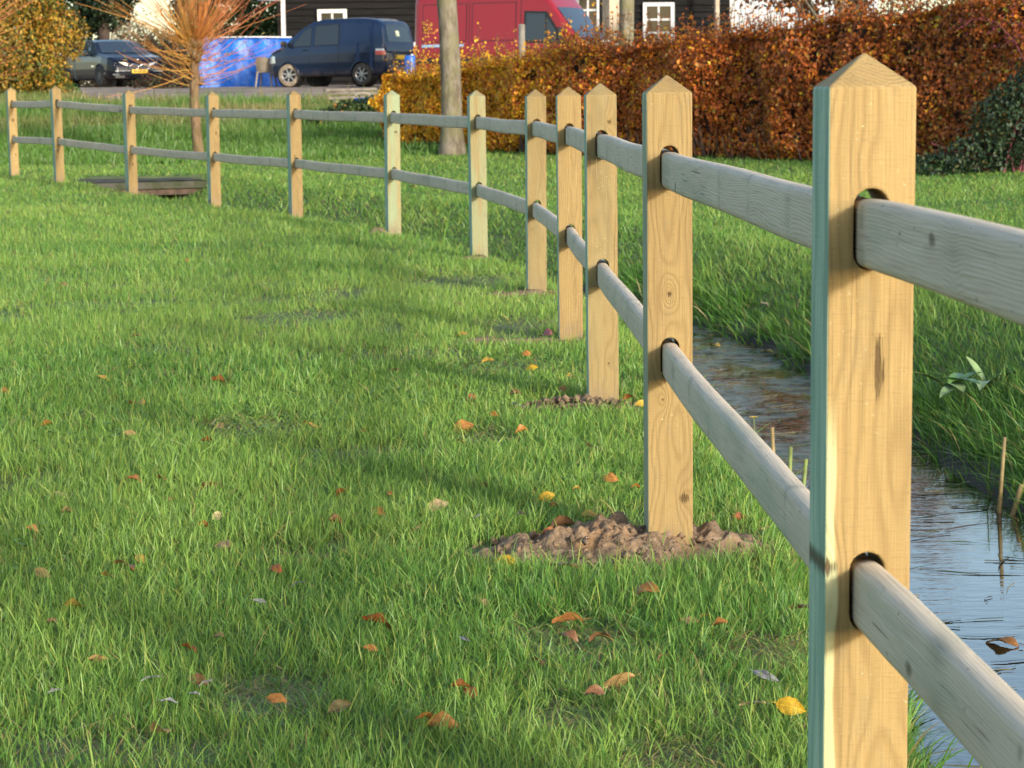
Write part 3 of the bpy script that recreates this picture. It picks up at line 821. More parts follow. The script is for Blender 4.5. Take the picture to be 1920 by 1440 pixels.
tx0, ty0 = -ny0, nx0
en = .16 * np.sin(q * 3.3) + .3 * (fbm(q * 3, v * 3, 0, 52, 2) - .5) - rng.exponential(.07, n)
P = np.stack([HP[0, 0] - nx0 * q - .85 * en, HP[0, 1] - ny0 * q + .5 * en, tz(*HP[0]) + .03 + v * 1.08], -1)
sets.append(leaf_arrays(P, np.tile([-.8, -.2, .2], (n, 1)), rng.uniform(.045, .085, n), hcol(np.zeros(n), v, n, 0, 0)))
# shoots standing up out of the clipped top
mb = MB(); shp, shu = [], []
for k in range(700):
    uu = rng.uniform(.2, HT - .5); cx_, cy_ = (float(q) for q in hpos(uu)); nx_, ny_ = (float(q) for q in hnorm(np.array(uu)))
    q = rng.uniform(.0, .85); L = rng.gamma(4, .06) + .08
    if rng.uniform() < .07: L += .3
    b = Vector((cx_ - nx_ * q, cy_ - ny_ * q, tz(cx_, cy_) + float(hh_(np.array(uu))) - .08))
    e = b + Vector((rng.normal(0, .06), rng.normal(0, .06), L + .08)); mid = (b + e) / 2 + Vector((rng.normal(0, .02), rng.normal(0, .02), 0))
    mb.tube([b, mid, e], [.006, .0045, .002], 3, cap=False)
    for j in range(int(3 + L * 22)):
        f = rng.uniform(.15, 1); p = b.lerp(e, f) + Vector(rng.normal(0, .025, 3)); shp.append(p); shu.append(uu)
shp = np.array([tuple(p) for p in shp]); shu = np.array(shu)
sets.append(leaf_arrays(shp, rng.normal(0, 1, shp.shape), rng.uniform(.035, .06, len(shp)), hcol(shu, np.full(len(shu), 1.4), len(shp), 0, 0)))
leaf_obj('leaves', sets, M['leaf'], None).parent = hedge
hedge.children[0].matrix_parent_inverse = Matrix.Translation(-hedge.location)
o = mb.build('top_shoots', M['twig'], hedge); o.matrix_parent_inverse = Matrix.Translation(-hedge.location); o['kind'] = 'stuff'
# woody inside as one solid dark shell, added to block light
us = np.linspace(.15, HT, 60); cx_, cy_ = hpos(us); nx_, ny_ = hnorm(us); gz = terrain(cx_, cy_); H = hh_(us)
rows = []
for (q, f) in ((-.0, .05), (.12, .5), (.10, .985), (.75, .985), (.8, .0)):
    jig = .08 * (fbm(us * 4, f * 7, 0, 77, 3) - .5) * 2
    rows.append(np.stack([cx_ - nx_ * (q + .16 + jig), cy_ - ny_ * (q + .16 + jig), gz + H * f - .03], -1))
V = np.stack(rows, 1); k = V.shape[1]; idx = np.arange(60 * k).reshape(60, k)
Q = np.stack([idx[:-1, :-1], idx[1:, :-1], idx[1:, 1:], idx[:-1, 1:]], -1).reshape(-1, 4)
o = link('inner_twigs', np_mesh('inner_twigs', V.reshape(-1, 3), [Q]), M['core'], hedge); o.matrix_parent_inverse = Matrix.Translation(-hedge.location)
mb = MB()
for k in range(420):
    uu = rng.uniform(0, HT); a, b = (float(q) for q in hpos(uu)); c_, d_ = (float(q) for q in hnorm(np.array(uu))); z0 = tz(a, b)
    L = rng.uniform(.15, .6); q = rng.uniform(-.02, .16)
    mb.tube([(a - c_ * q, b - d_ * q, z0 - .03), (a - c_ * q + rng.normal(0, .08), b - d_ * (q - .02) + rng.normal(0, .05), z0 + L)], [.012, .006], 3, cap=False)
o = mb.build('stems', M['twig'], hedge); o.matrix_parent_inverse = Matrix.Translation(-hedge.location); o['kind'] = 'stuff'

# ------------------------------------------------------------------ trees
def root_of(name, x, y, label, cat='tree', group=None, z=None):
    return empty(name, (x, y, tz(x, y) if z is None else z), 0, label, cat, group)
def child(o, root):
    o.parent = root; o.matrix_parent_inverse = Matrix.Translation(-root.location); return o

def trunk_mb(x, y, z, top, r0, r1, lean, rr, n=20):
    mb = MB(); pts_, rs = [], []
    m = 16
    for i in range(m + 1):
        f = i / m; hgt = -.2 + (top + .2) * f
        fl = .38 * math.exp(-max(0, hgt) / .22)
        pts_.append((x + lean[0] * hgt + .02 * math.sin(f * 7 + x), y + lean[1] * hgt, z + hgt)); rs.append((r0 + (r1 - r0) * f) * (1 + fl) * (1 + .03 * math.sin(i * 2.3)))
    mb.tube(pts_, rs, n, cap=True)
    mb.v = [(a + .012 * (float(vnoise(a * 6, b * 6, c * 2, 5)) - .5), b + .012 * (float(vnoise(a * 6 + 9, b * 6, c * 2, 5)) - .5), c) for (a, b, c) in mb.v]
    return mb, Vector(pts_[-1])

def roadside_tree(name, x, y, r0, lean, label, seed, leafcols, wts, nleaf=3500, top=4.4, z=None, rough=.21):
    rr = random.Random(seed)
    R = root_of(name, x, y, label)
    mb, tp = trunk_mb(x, y, R.location.z, top, r0, r0 * .8, lean, rr)
    child(mb.build('trunk', M['bark'], None, smooth=True), R)
    bb, tips = MB(), []
    for k in range(6):
        a = k * 1.05 + rr.uniform(-.3, .3)
        branches(bb, tp - Vector((0, 0, rr.uniform(0, 1.0))), (math.cos(a) * .75, math.sin(a) * .75, 1.0), rr.uniform(2.0, 2.9), r0 * .42, 3, rr, tips, .55, 6)
    child(bb.build('branches', M['bark'], None, smooth=True), R)['kind'] = 'stuff'
    T = np.array([tuple(p) for p in tips]); i = rng.integers(0, len(T), nleaf)
    P = T[i] + rng.normal(0, .16, (nleaf, 3))
    o = leaf_obj('crown', [leaf_arrays(P, rng.normal(0, 1, P.shape), rng.uniform(.05, .1, nleaf), palette(nleaf, leafcols, wts))], M['leaf']); child(o, R)
    return R, tips
AUT = [(.42, .25, .04), (.3, .13, .03), (.18, .14, .03)]
R1, _ = roadside_tree('roadside_tree', -.90, 36.0, .172, (-.028, 0), 'grey trunk standing in front of the gold end of the hedge', 21, AUT, (3, 2, 1))
# a sprig of yellow leaves low on that trunk
rr = random.Random(3); sp = MB(); P = []
for k in range(9):
    b = Vector((-1.0 - .16, 35.85, 2.27)); e = b + Vector((rr.uniform(-.16, .06), rr.uniform(-.16, -.02), rr.uniform(-.04, .16)))
    sp.tube([b + Vector((.1, .1, -.05)), e], [.004, .002], 3, cap=False); P += [tuple(e + Vector((rr.gauss(0, .03), rr.gauss(0, .03), rr.gauss(0, .03)))) for _ in range(6)]
P = np.array(P); spg = tag(link('sprig', np_mesh('sprig', *(lambda q: (q[0], [q[1]], q[2]))(leaf_arrays(P, rng.normal(0, 1, P.shape), rng.uniform(.04, .07, len(P)), palette(len(P), [(.5, .28, .05), (.45, .18, .04)], (1, 1))))), M['leaf']), kind='stuff'); child(spg, R1)
roadside_tree('roadside_tree', 2.23, 43.0, .155, (.004, 0), 'grey trunk behind the hedge, right of the oak porch post', 8, AUT, (3, 2, 1))

# copper beech rising over the hedge on the right
R = root_of('copper_beech', 4.75, 32.6, 'young beech with hanging brown leaves rising above the hedge')
rr = random.Random(12); bb, tips = MB(), []
mb, tp = trunk_mb(4.75, 32.6, R.location.z, 1.35, .07, .05, (0, 0), rr, 10); child(mb.build('trunk', M['bark'], None, True), R)
for k in range(9):
    a = k * .75; branches(bb, tp + Vector((0, 0, -.5 + .12 * k)), (math.cos(a), math.sin(a), .9), 1.35, .03, 2, rr, tips, .5, 4)
branches(bb, tp, (0, 0, 1), 2.2, .05, 3, rr, tips, .45, 5)
child(bb.build('branches', M['bark'], None, True), R)['kind'] = 'stuff'
T = np.array([tuple(p) for p in tips]); n = 9000; i = rng.integers(0, len(T), n)
P = T[i] + rng.normal(0, .13, (n, 3)) - [0, 0, .06]
child(leaf_obj('crown', [leaf_arrays(P, rng.normal(0, 1, P.shape), rng.uniform(.06, .11, n), palette(n, [(.22, .085, .035), (.15, .06, .03), (.3, .13, .05), (.26, .15, .04)], (3, 2, 2, 1)), droop=1.0)], M['leaf']), R)

# pollard willows with this year's orange shoots
def willow(x, y, label, seed, hd=1.92, nshoot=270, spread=1.0):
    rr = random.Random(seed); R = root_of('pollard_willow', x, y, label, group='pollard willows with orange shoots')
    z = R.location.z
    mb, tp = trunk_mb(x, y, z, hd, .084, .072, (-.012, 0), rr, 14); child(mb.build('trunk', M['bark_willow'], None, True), R)
    hb = MB()
    for k in range(16):
        a = rr.uniform(0, 6.28); q = tp + Vector((.07 * math.cos(a), .07 * math.sin(a), rr.uniform(-.3, .04)))
        hb.tube([q - Vector((0, 0, .05)), q + Vector((.03 * math.cos(a), .03 * math.sin(a), .03)), q + Vector((.05 * math.cos(a), .05 * math.sin(a), .09))], [.05, .055, .02], 7)
    child(hb.build('pollard_head', M['bark_willow'], None, True), R)
    VV, QQ, CC, o = [], [], [], 0; tips = []
    for k in range(nshoot):
        a = rr.uniform(0, 6.283); low = rr.random() < .30
        el = rr.gauss(.15, .25) if low else abs(rr.gauss(0, .62)) ; el = el if low else math.pi / 2 - min(1.25, el * 1.25 * spread)
        L = rr.uniform(.9, 1.7) if low else rr.uniform(1.3, 2.3)
        d = Vector((math.cos(a) * math.cos(el), math.sin(a) * math.cos(el), math.sin(el)))
        p = tp + Vector((.07 * math.cos(a), .07 * math.sin(a), rr.uniform(-.75, 0) if low else rr.uniform(-.12, .06)))
        up = rr.uniform(.10, .3) if low else rr.uniform(.0, .14)
        r0 = rr.uniform(.0055, .0105)
        red = min(1, max(0, .5 + .45 * math.cos(a) + rr.gauss(0, .25)))
        c0 = np.array([.46, .28, .055]) * (1 - red) + np.array([.55, .22, .06]) * red
        c1 = np.array([.50, .20, .045]) * (1 - red) + np.array([.52, .13, .07]) * red
        m = 6; uu = d.cross(Vector((0, 0, 1))).normalized(); vv = d.cross(uu)
        for i in range(m + 1):
            f = i / m
            for j in range(3):
                b = 2.094 * j; rr_ = r0 * (1 - .72 * f); VV.append(tuple(p + (uu * math.cos(b) + vv * math.sin(b)) * rr_)); CC.append(c0 * (1 - f) + c1 * f)
            if i: QQ += [(o + (i - 1) * 3 + j, o + (i - 1) * 3 + (j + 1) % 3, o + i * 3 + (j + 1) % 3, o + i * 3 + j) for j in range(3)]
            if i > 2 and rr.random() < .22: tips.append(tuple(p))
            d = (d + Vector((rr.gauss(0, .05), rr.gauss(0, .05), up * .5))).normalized(); p = p + d * L / m
        o += 3 * (m + 1)
    ob = link('shoots', np_mesh('shoots', np.array(VV), [np.array(QQ)], np.array(CC)), M['shoot']); ob['kind'] = 'stuff'; child(ob, R)
    T = np.array(tips); T = np.repeat(T, 3, 0) + rng.normal(0, .05, (len(T) * 3, 3))
    child(leaf_obj('leaves', [leaf_arrays(T, rng.normal(0, 1, T.shape), rng.uniform(.05, .09, len(T)), palette(len(T), [(.15, .17, .05), (.22, .2, .07), (.3, .26, .08)], (2, 2, 1)), wid=.13)], M['leaf']), R)
    return R
willow(-5.22, 38.0, 'pollard willow with a fan of orange shoots in front of the blue tarpaulin', 4)
willow(-9.45, 38.6, 'pollard willow at the left edge with only its red orange shoots in view', 9)

# shrubs
def shrub(name, x, y, cs, n, size, cols, wts, label, stem=None, z=None, cat='shrub', wid=.34, nst=14):
    R = root_of(name, x, y, label, cat, z=z)
    z0 = R.location.z
    C = [(x + a, y + b, z0 + c_, d, e, f) for (a, b, c_, d, e, f) in cs]
    P, N, i = clumps(C, n)
    k = P[:, 2] > terrain(P[:, 0], P[:, 1]) + .02; P, N, i = P[k], N[k], i[k]
    cl = fbm(P[:, 0] * 1.6, P[:, 1] * 1.6, P[:, 2] * 1.6, 19, 2)
    col = palette(len(P), cols, wts)
    sw = rng.uniform(0, 1, len(P)) < sm((cl - .45) / .15) * .6
    col[sw] = np.array(cols[0]) * rng.uniform(.75, 1.2, (sw.sum(), 1))
    child(leaf_obj('crown' if cat == 'tree' else 'leaves', [leaf_arrays(P, N, rng.uniform(size * .7, size * 1.3, len(P)), col, wid=wid)], M['leaf']), R)
    mb = MB()
    for j in range(nst):
        c_ = C[rng.integers(len(C))]; e = Vector(c_[:3]) + Vector(rng.normal(0, .4, 3)) * c_[3]
        b = Vector((x + rng.normal(0, .12), y + rng.normal(0, .12), z0 - .05))
        mb.tube([b, b.lerp(e, .5) + Vector(rng.normal(0, .08, 3)), e], [.02 * size / .07, .013 * size / .07, .005], 5, cap=False)
    o = mb.build('stems', stem or M['twig'], None); child(o, R); o['kind'] = 'stuff'
    return R
GOLD = [(.40, .24, .03), (.24, .19, .03), (.13, .14, .025), (.07, .11, .022), (.44, .17, .03)]
shrub('field_maple', -12.6, 56.0, [(0, 0, 1.3, 1.5, 1.2, 1.3), (.9, -.2, .9, .9, .9, .9), (1.55, 0, 1.5, .75, .7, .8), (1.3, -.1, .5, .6, .5, .6), (-1, 0, 1.6, 1.3, 1, 1.4), (.4, 0, 2.5, 1.2, 1, 1.1), (1.0, 0, 2.5, .8, .7, .8), (-.6, 0, .5, 1.2, .9, .7), (.3, -.5, .5, .7, .5, .5), (-.4, 0, 3.3, 1.2, 1, 1)],
      26000, .085, GOLD, (3, 3, 3, 2, 1), 'large golden green maple bush at the left edge behind the fence', M['bark'])
shrub('nettle_patch', -12.55 + 1.35, 56.3, [(0, 0, .2, .42, .4, .42), (.3, .2, .1, .3, .3, .3), (-.4, 0, .2, .4, .3, .4)], 2600, .075, [(.07, .15, .03), (.05, .10, .025), (.14, .16, .04)], (3, 2, 1), 'bright green nettles at the right foot of the golden bush', cat='plant')
shrub('bramble_bush', -3.05, 43.6, [(0, 0, .15, .55, .35, .36), (.35, .1, .25, .35, .3, .3), (-.45, 0, .08, .4, .3, .25), (.5, -.1, .05, .35, .3, .25)], 4200, .075, [(.055, .095, .025), (.04, .065, .02), (.12, .14, .04), (.33, .16, .04)], (3, 3, 1, .4), 'low dark green brambles at the left foot of the gold hedge end')
shrub('dark_shrub', 6.05, 26.9, [(0, 0, .55, .62, .45, .55), (.55, .1, .35, .5, .4, .4), (-.5, 0, .18, .5, .35, .28), (.15, 0, .95, .4, .3, .35), (.9, .1, .8, .5, .4, .6), (-.95, .1, .06, .4, .3, .2)], 9000, .055,
      [(.03, .06, .03), (.045, .085, .035), (.025, .045, .03), (.09, .10, .03)], (3, 3, 2, .6), 'dark green shrub crowding the right end of the hedge', M['twig_red'], nst=30)
# purple barberry branches arching over it
R = root_of('barberry', 6.6, 26.7, 'dark purple barberry branches over the right end of the hedge', 'shrub')
mb, P = MB(), []; rr = random.Random(6)
for k in range(26):
    a = Vector((6.6 + rr.gauss(0, .15), 26.7 + rr.gauss(0, .1), R.location.z)); dx_ = rr.uniform(-1.3, .7)
    pp = [a]
    hgt = rr.uniform(1.3, 2.5)
    for j in range(1, 7):
        f = j / 6; pp.append(a + Vector((dx_ * f ** 1.3, rr.uniform(-.25, .05) * f, hgt * math.sin(f * 2.0))))
    mb.tube(pp, [.009, .008, .007, .006, .005, .004, .002], 4, cap=False)
    for j in range(34):
        f = rr.uniform(.35, 1) * 6; i = min(5, int(f)); P.append(tuple(pp[i].lerp(pp[i + 1], f - i) + Vector((rr.gauss(0, .05), rr.gauss(0, .05), rr.gauss(0, .05)))))
child(mb.build('stems', M['twig_red'], None), R)['kind'] = 'stuff'
P = np.array(P)
child(leaf_obj('leaves', [leaf_arrays(P, rng.normal(0, 1, P.shape), rng.uniform(.03, .055, len(P)), palette(len(P), [(.12, .022, .04), (.085, .02, .03), (.16, .04, .04)], (2, 2, 1)))], M['leaf']), R)

# the darker trees behind the yard
DK = [(.022, .045, .02), (.035, .065, .025), (.016, .03, .018), (.06, .085, .03)]
shrub('evergreen_tree', -16.3, 92, [(0, 0, 3.5, 1.3, 1.6, 1.3), (-1.6, 0, 3.0, 1.6, 1.5, 1.6), (-3.4, 0, 3.4, 1.8, 1.5, 2.4), (.8, 0, 3.9, .7, 1, .8), (-.5, 0, 5.6, 1.8, 1.4, 1.8)], 15000, .2, DK, (3, 3, 2, 1), 'dark evergreen tree behind the black car', M['bark_brown'], cat='tree', nst=4)
shrub('evergreen_tree', -9.0, 84, [(0, 0, 1.2, 1.5, 1.2, 1.5), (.3, 0, 3.4, 1.6, 1.2, 1.8), (-1.3, 0, 2.4, 1.1, 1, 1.5), (.2, 0, 6, 1.4, 1.2, 2), (-2.6, .5, 2.9, .9, .8, 1.4), (1.5, .5, 2.0, .9, .8, 1.8)], 16000, .17, [(.045, .085, .025), (.03, .055, .02), (.09, .12, .035)], (3, 3, 1), 'dark green conifer rising behind the blue tarpaulin', M['bark_brown'], cat='tree', nst=4)
shrub('evergreen_tree', -19.5, 80, [(0, 0, 2.2, 2.3, 1.6, 2.2), (1.4, 0, 4.4, 1.8, 1.6, 2.0), (-1, 0, 5, 2, 1.6, 2.2)], 11000, .18, DK, (3, 3, 2, 1), 'dark evergreen tree behind the golden bush', M['bark_brown'], cat='tree', nst=4)
mb, tp = trunk_mb(-16.2, 91.5, tz(-16.2, 91.5), 4.2, .26, .22, (0, 0), random, 10)
ev = [o for o in COL.objects if o.name == 'evergreen_tree'][0]
child(mb.build('trunk', M['twig'], None, True), ev)
shrub('pale_shrub', -11.3, 76.5, [(0, 0, .8, .85, .5, .8), (.5, 0, 1.3, .6, .4, .6), (-.4, 0, 1.5, .5, .4, .5), (.9, 0, .5, .6, .4, .5), (-1.3, 0, 1.6, .7, .5, .7), (1.3, 0, 1.4, .7, .5, .8)], 7000, .085, [(.30, .2, .14), (.2, .17, .08), (.14, .15, .06), (.26, .13, .09)], (2, 2, 2, 1), 'pinkish half bare shrub between the black car and the willow', nst=40)
shrub('dark_red_plant', -9.35, 63.5, [(0, 0, .25, .5, .35, .4), (.5, 0, .2, .4, .3, .35), (-.6, 0, .15, .5, .3, .3)], 1800, .07, [(.12, .035, .03), (.06, .05, .03), (.05, .08, .03)], (2, 2, 2), 'low dark red and green weeds under the willow', nst=20, cat='plant')
# scrub at the far edge of the yard closes the view
for (x_, y_, lb) in ((-14.6, 84, 'tan and olive scrub right behind the black car'), (-27, 100, 'distant brown scrub at the far left of the yard'), (-12.5, 104, 'distant brown scrub glimpsed left of the willow'), (12.5, 100, 'distant scrub behind the white trailer'), (22, 96, 'distant scrub at the far right behind the hedge')):
    shrub('far_scrub', x_, y_, [(k * 1.6 - 4, 0, .8 + .3 * math.sin(k * 2.3), 1.5, 1.0, 1.0 + .3 * math.cos(k * 1.7)) for k in range(6)] + [(k * 1.3 - 4.5, -.4, .25, 1.0, .7, .5) for k in range(8)], 8000, .16, [(.16, .11, .06), (.10, .10, .045), (.22, .15, .08)], (2, 2, 1), lb)

# a roadside tree south of the ditch (outside the picture) whose twigs the water mirrors
# ------------------------------------------------------------------ plants in and beside the ditch
def plant_leaf(mb, base, d, L, wd, bend):
    d = Vector(d).normalized(); side = d.cross(Vector((0, 0, 1))).normalized(); up = side.cross(d)
    def fn(u, v):
        f = v; wv = wd * math.sin(math.pi * min(1, f * .93 + .06)) ** .8 * (u - .5) * 2 * .5
        p = Vector(base) + d * L * f + Vector((0, 0, -bend * L * f * f)) + side * wv + up * (abs(u - .5) * .25 * wd)
        return tuple(p)
    mb.grid(fn, 4, 7)
M['dock'] = plain('dock_leaf', (.10, .20, .05), .4, .35, 14, spec=.6)
M['dock_pale'] = plain('dock_leaf_pale', (.19, .27, .11), .45, .3, 14)
dx_, dy_ = 2.22, 11.0; dz_ = tz(dx_, dy_)
R = empty('dock_plant', (dx_, dy_, dz_), 0, 'broad leaved dock with pale leaves on the far bank of the ditch', 'plant')
rr = random.Random(2)
for k in range(11):
    a = k * .62 + rr.uniform(-.2, .2); mb = MB(); el = rr.uniform(.2, 1.0)
    plant_leaf(mb, (.1 * math.cos(a * 3), -.04, .07), (math.cos(a), math.sin(a) - .5, el + .2), rr.uniform(.18, .32), rr.uniform(.05, .08), rr.uniform(.2, .6))
    mb.build('leaf', M['dock_pale'] if k in (0, 3, 5, 6, 7, 8, 10) else M['dock'], R, True)
M['reed'] = plain('cut_reed', (.23, .17, .07), .6, .3, 18)
M['reed_green'] = plain('reed_green', (.18, .23, .06), .5, .3, 18)
def reed(x, y, L, lean, mat, label, group=None):
    z = max(tz(x, y), WATER_Z - .12); R = empty('reed_stalk', (x, y, z), 0, label, 'reed', group)
    mb = MB(); mb.tube([(0, 0, -.02), (lean[0] * L * .5, lean[1] * L * .5, L * .5), (lean[0] * L, lean[1] * L, L)], [.009, .0085, .007], 8); mb.build('stalk', mat, R, True)
    mb = MB(); mb.tube([(0, 0, -.02), (lean[0] * L * .25, lean[1] * L * .25, L * .28)], [.0115, .0105], 8, cap=False); mb.build('sheath', M['reed'], R, True)
    return R
reed(.955, 8.05, .40, (-.05, 0), M['reed'], 'leftmost of three brown cut reeds by the near bank')
reed(.985, 8.0, .38, (.03, 0), M['reed_green'], 'middle one of three cut reeds by the near bank')
reed(1.01, 7.95, .38, (.10, .05), M['reed_green'], 'rightmost leaning one of three cut reeds by the near bank')
reed(1.93, 8.85, .34, (.06, 0), M['reed'], 'upright straw coloured reed standing in the water at the right')
reed(1.965, 8.8, .52, (.34, 0), M['reed_green'], 'long yellow green reed leaning right out of the water')
reed(1.80, 11.6, .22, (-.05, 0), M['reed'], 'short brown reed stump in the water right of the nearest post')
M['petal'] = plain('yellow_petal', (.75, .5, .02), .5, .15, 30)
M['stem'] = plain('green_stem', (.14, .2, .05), .5, .2, 20)
fx_, fy_ = .885, 8.2; fz_ = tz(fx_, fy_)
R = empty('yellow_flower', (fx_, fy_, fz_), 0, 'small yellow flower on a thin stem above the near bank', 'flower')
mb = MB(); mb.tube([(.03, 0, 0), (.012, 0, .15), (0, 0, .31)], [.0025, .002, .0018], 5); mb.build('stem', M['stem'], R)
for k in range(9):
    a = k * .698; mb = MB(); plant_leaf(mb, (0, 0, .31), (math.cos(a), math.sin(a), .35), .016, .009, .3); mb.build('petal', M['petal'], R)

# ------------------------------------------------------------------ fallen leaves, each where it lies
def leaf_mesh(seed, form):
    rr = random.Random(seed); mb = MB()
    cup, fold, twist = {'cup': (.9, .25, .2), 'flat': (.25, .12, .1), 'fold': (.4, .75, .35), 'roll': (1.5, .5, .5), 'thin': (.5, .5, .4)}[form]
    wd = .30 if form != 'thin' else .12
    ph = rr.uniform(0, 6)
    def fn(u, v):
        w_ = wd * max(.02, math.sin(math.pi * min(.985, max(.015, v)) ** .85)) ** .75
        a = (u - .5) * 2
        w_ *= 1 + .06 * math.sin(v * 40 + ph)
        x_ = (v - .5); y_ = a * w_
        th = cup * (v - .5); zz = -(1 - math.cos(th)) / max(cup, .1) + fold * abs(a) * w_ * .9 + .04 * math.sin(v * 9 + a * 3 + ph) + .02 * math.sin(a * 7 + v * 13)
        c_, s_ = math.cos(twist * (v - .5) * 2), math.sin(twist * (v - .5) * 2)
        return (math.sin(th) / max(cup, .1), y_ * c_ - zz * s_ * .3, zz + y_ * s_)
    mb.grid(fn, 6, 10)
    mb.tube([(-.49, 0, -.02), (-.6, .015, -.05), (-.72, .05, -.03)], [.012, .01, .009], 4)
    me = mb.mesh('fallen_leaf'); me.shade_smooth(); return me
def leaf_mat(name, c, vein):
    t = NT(name); v = t.obj(); x, y, z = t.sep(v)
    ribs = t.math('SINE', t.math('MULTIPLY', t.math('SUBTRACT', x, t.math('MULTIPLY', t.math('ABSOLUTE', y), .7)), 75))
    rb = t.math('MAXIMUM', t.ramp(ribs, .75, 1.0, 0, .6), t.ramp(t.math('ABSOLUTE', y), .014, .004))
    col = t.mix(t.ramp(t.noise(v, 5, 4), .35, .68), tuple(k * .62 for k in c), c)
    col = t.mix(t.ramp(t.noise(v, 22, 2), .62, .72, 0, .6), col, tuple(k * .35 for k in c))
    col = t.mix(rb, col, vein)
    p = t.bsdf(col, .5, spec=.4, normal=t.bump(rb, -.3, .01)); tr = t.n('BsdfTranslucent'); t.set(tr.inputs[0], col)
    m = t.n('MixShader'); t.set(m.inputs[0], .22); t.t.links.new(p, m.inputs[1]); t.t.links.new(tr.outputs[0], m.inputs[2])
    return t.done(m.outputs[0])
LK = {'p': ((.62, .50, .24), 'flat', 'pale straw yellow leaf lying on the lawn'), 'd': ((.26, .20, .08), 'roll', 'dull olive brown leaf sunk in the lawn'),
      'r': ((.36, .12, .035), 'cup', 'small rust coloured leaf lying on the lawn'), 'o': ((.50, .22, .05), 'cup', 'small orange leaf lying on the lawn'),
      'b': ((.27, .13, .06), 'roll', 'curled brown leaf lying on the lawn'), 't': ((.50, .32, .13), 'flat', 'tan leaf lying on the lawn'),
      'y': ((.58, .38, .08), 'cup', 'small soft yellow leaf lying on the lawn'), 'g': ((.33, .33, .34), 'thin', 'thin silver grey willow leaf in the lawn'),
      'O': ((.48, .20, .065), 'cup', None), 'R': ((.5, .13, .03), 'fold', None), 'T': ((.50, .36, .19), 'flat', None), 'G': ((.12, .12, .12), 'roll', None),
      'Y': ((.72, .44, .03), 'cup', None), 'k': ((.42, .13, .15), 'fold', None)}
GRP = {'p': 'pale fallen leaves', 'd': 'dull fallen leaves', 'r': 'rust fallen leaves', 'o': 'orange fallen leaves', 'b': 'brown fallen leaves', 't': 'tan fallen leaves', 'y': 'yellow fallen leaves', 'g': 'grey fallen willow leaves'}
UNIQ = {'O': ['largest orange leaf on the left half of the lawn', 'big copper leaf on the grass just below the largest soil heap'], 'R': ['tiny glowing red leaf standing up in the left lawn'],
        'T': ['large crumpled pale tan leaf left of the second post'], 'G': ['dark grey shrivelled leaf above the largest soil heap'],
        'Y': ['bright yellow leaf above the largest soil heap', 'bright yellow leaf at the left tip of the largest soil heap', 'bright yellow leaf beside the nearest post, near the bottom edge', 'bright yellow leaf left of the third post', 'bright yellow leaf on the soil between second and third post'],
        'k': ['pink red leaf lying at the foot of the fourth post']}
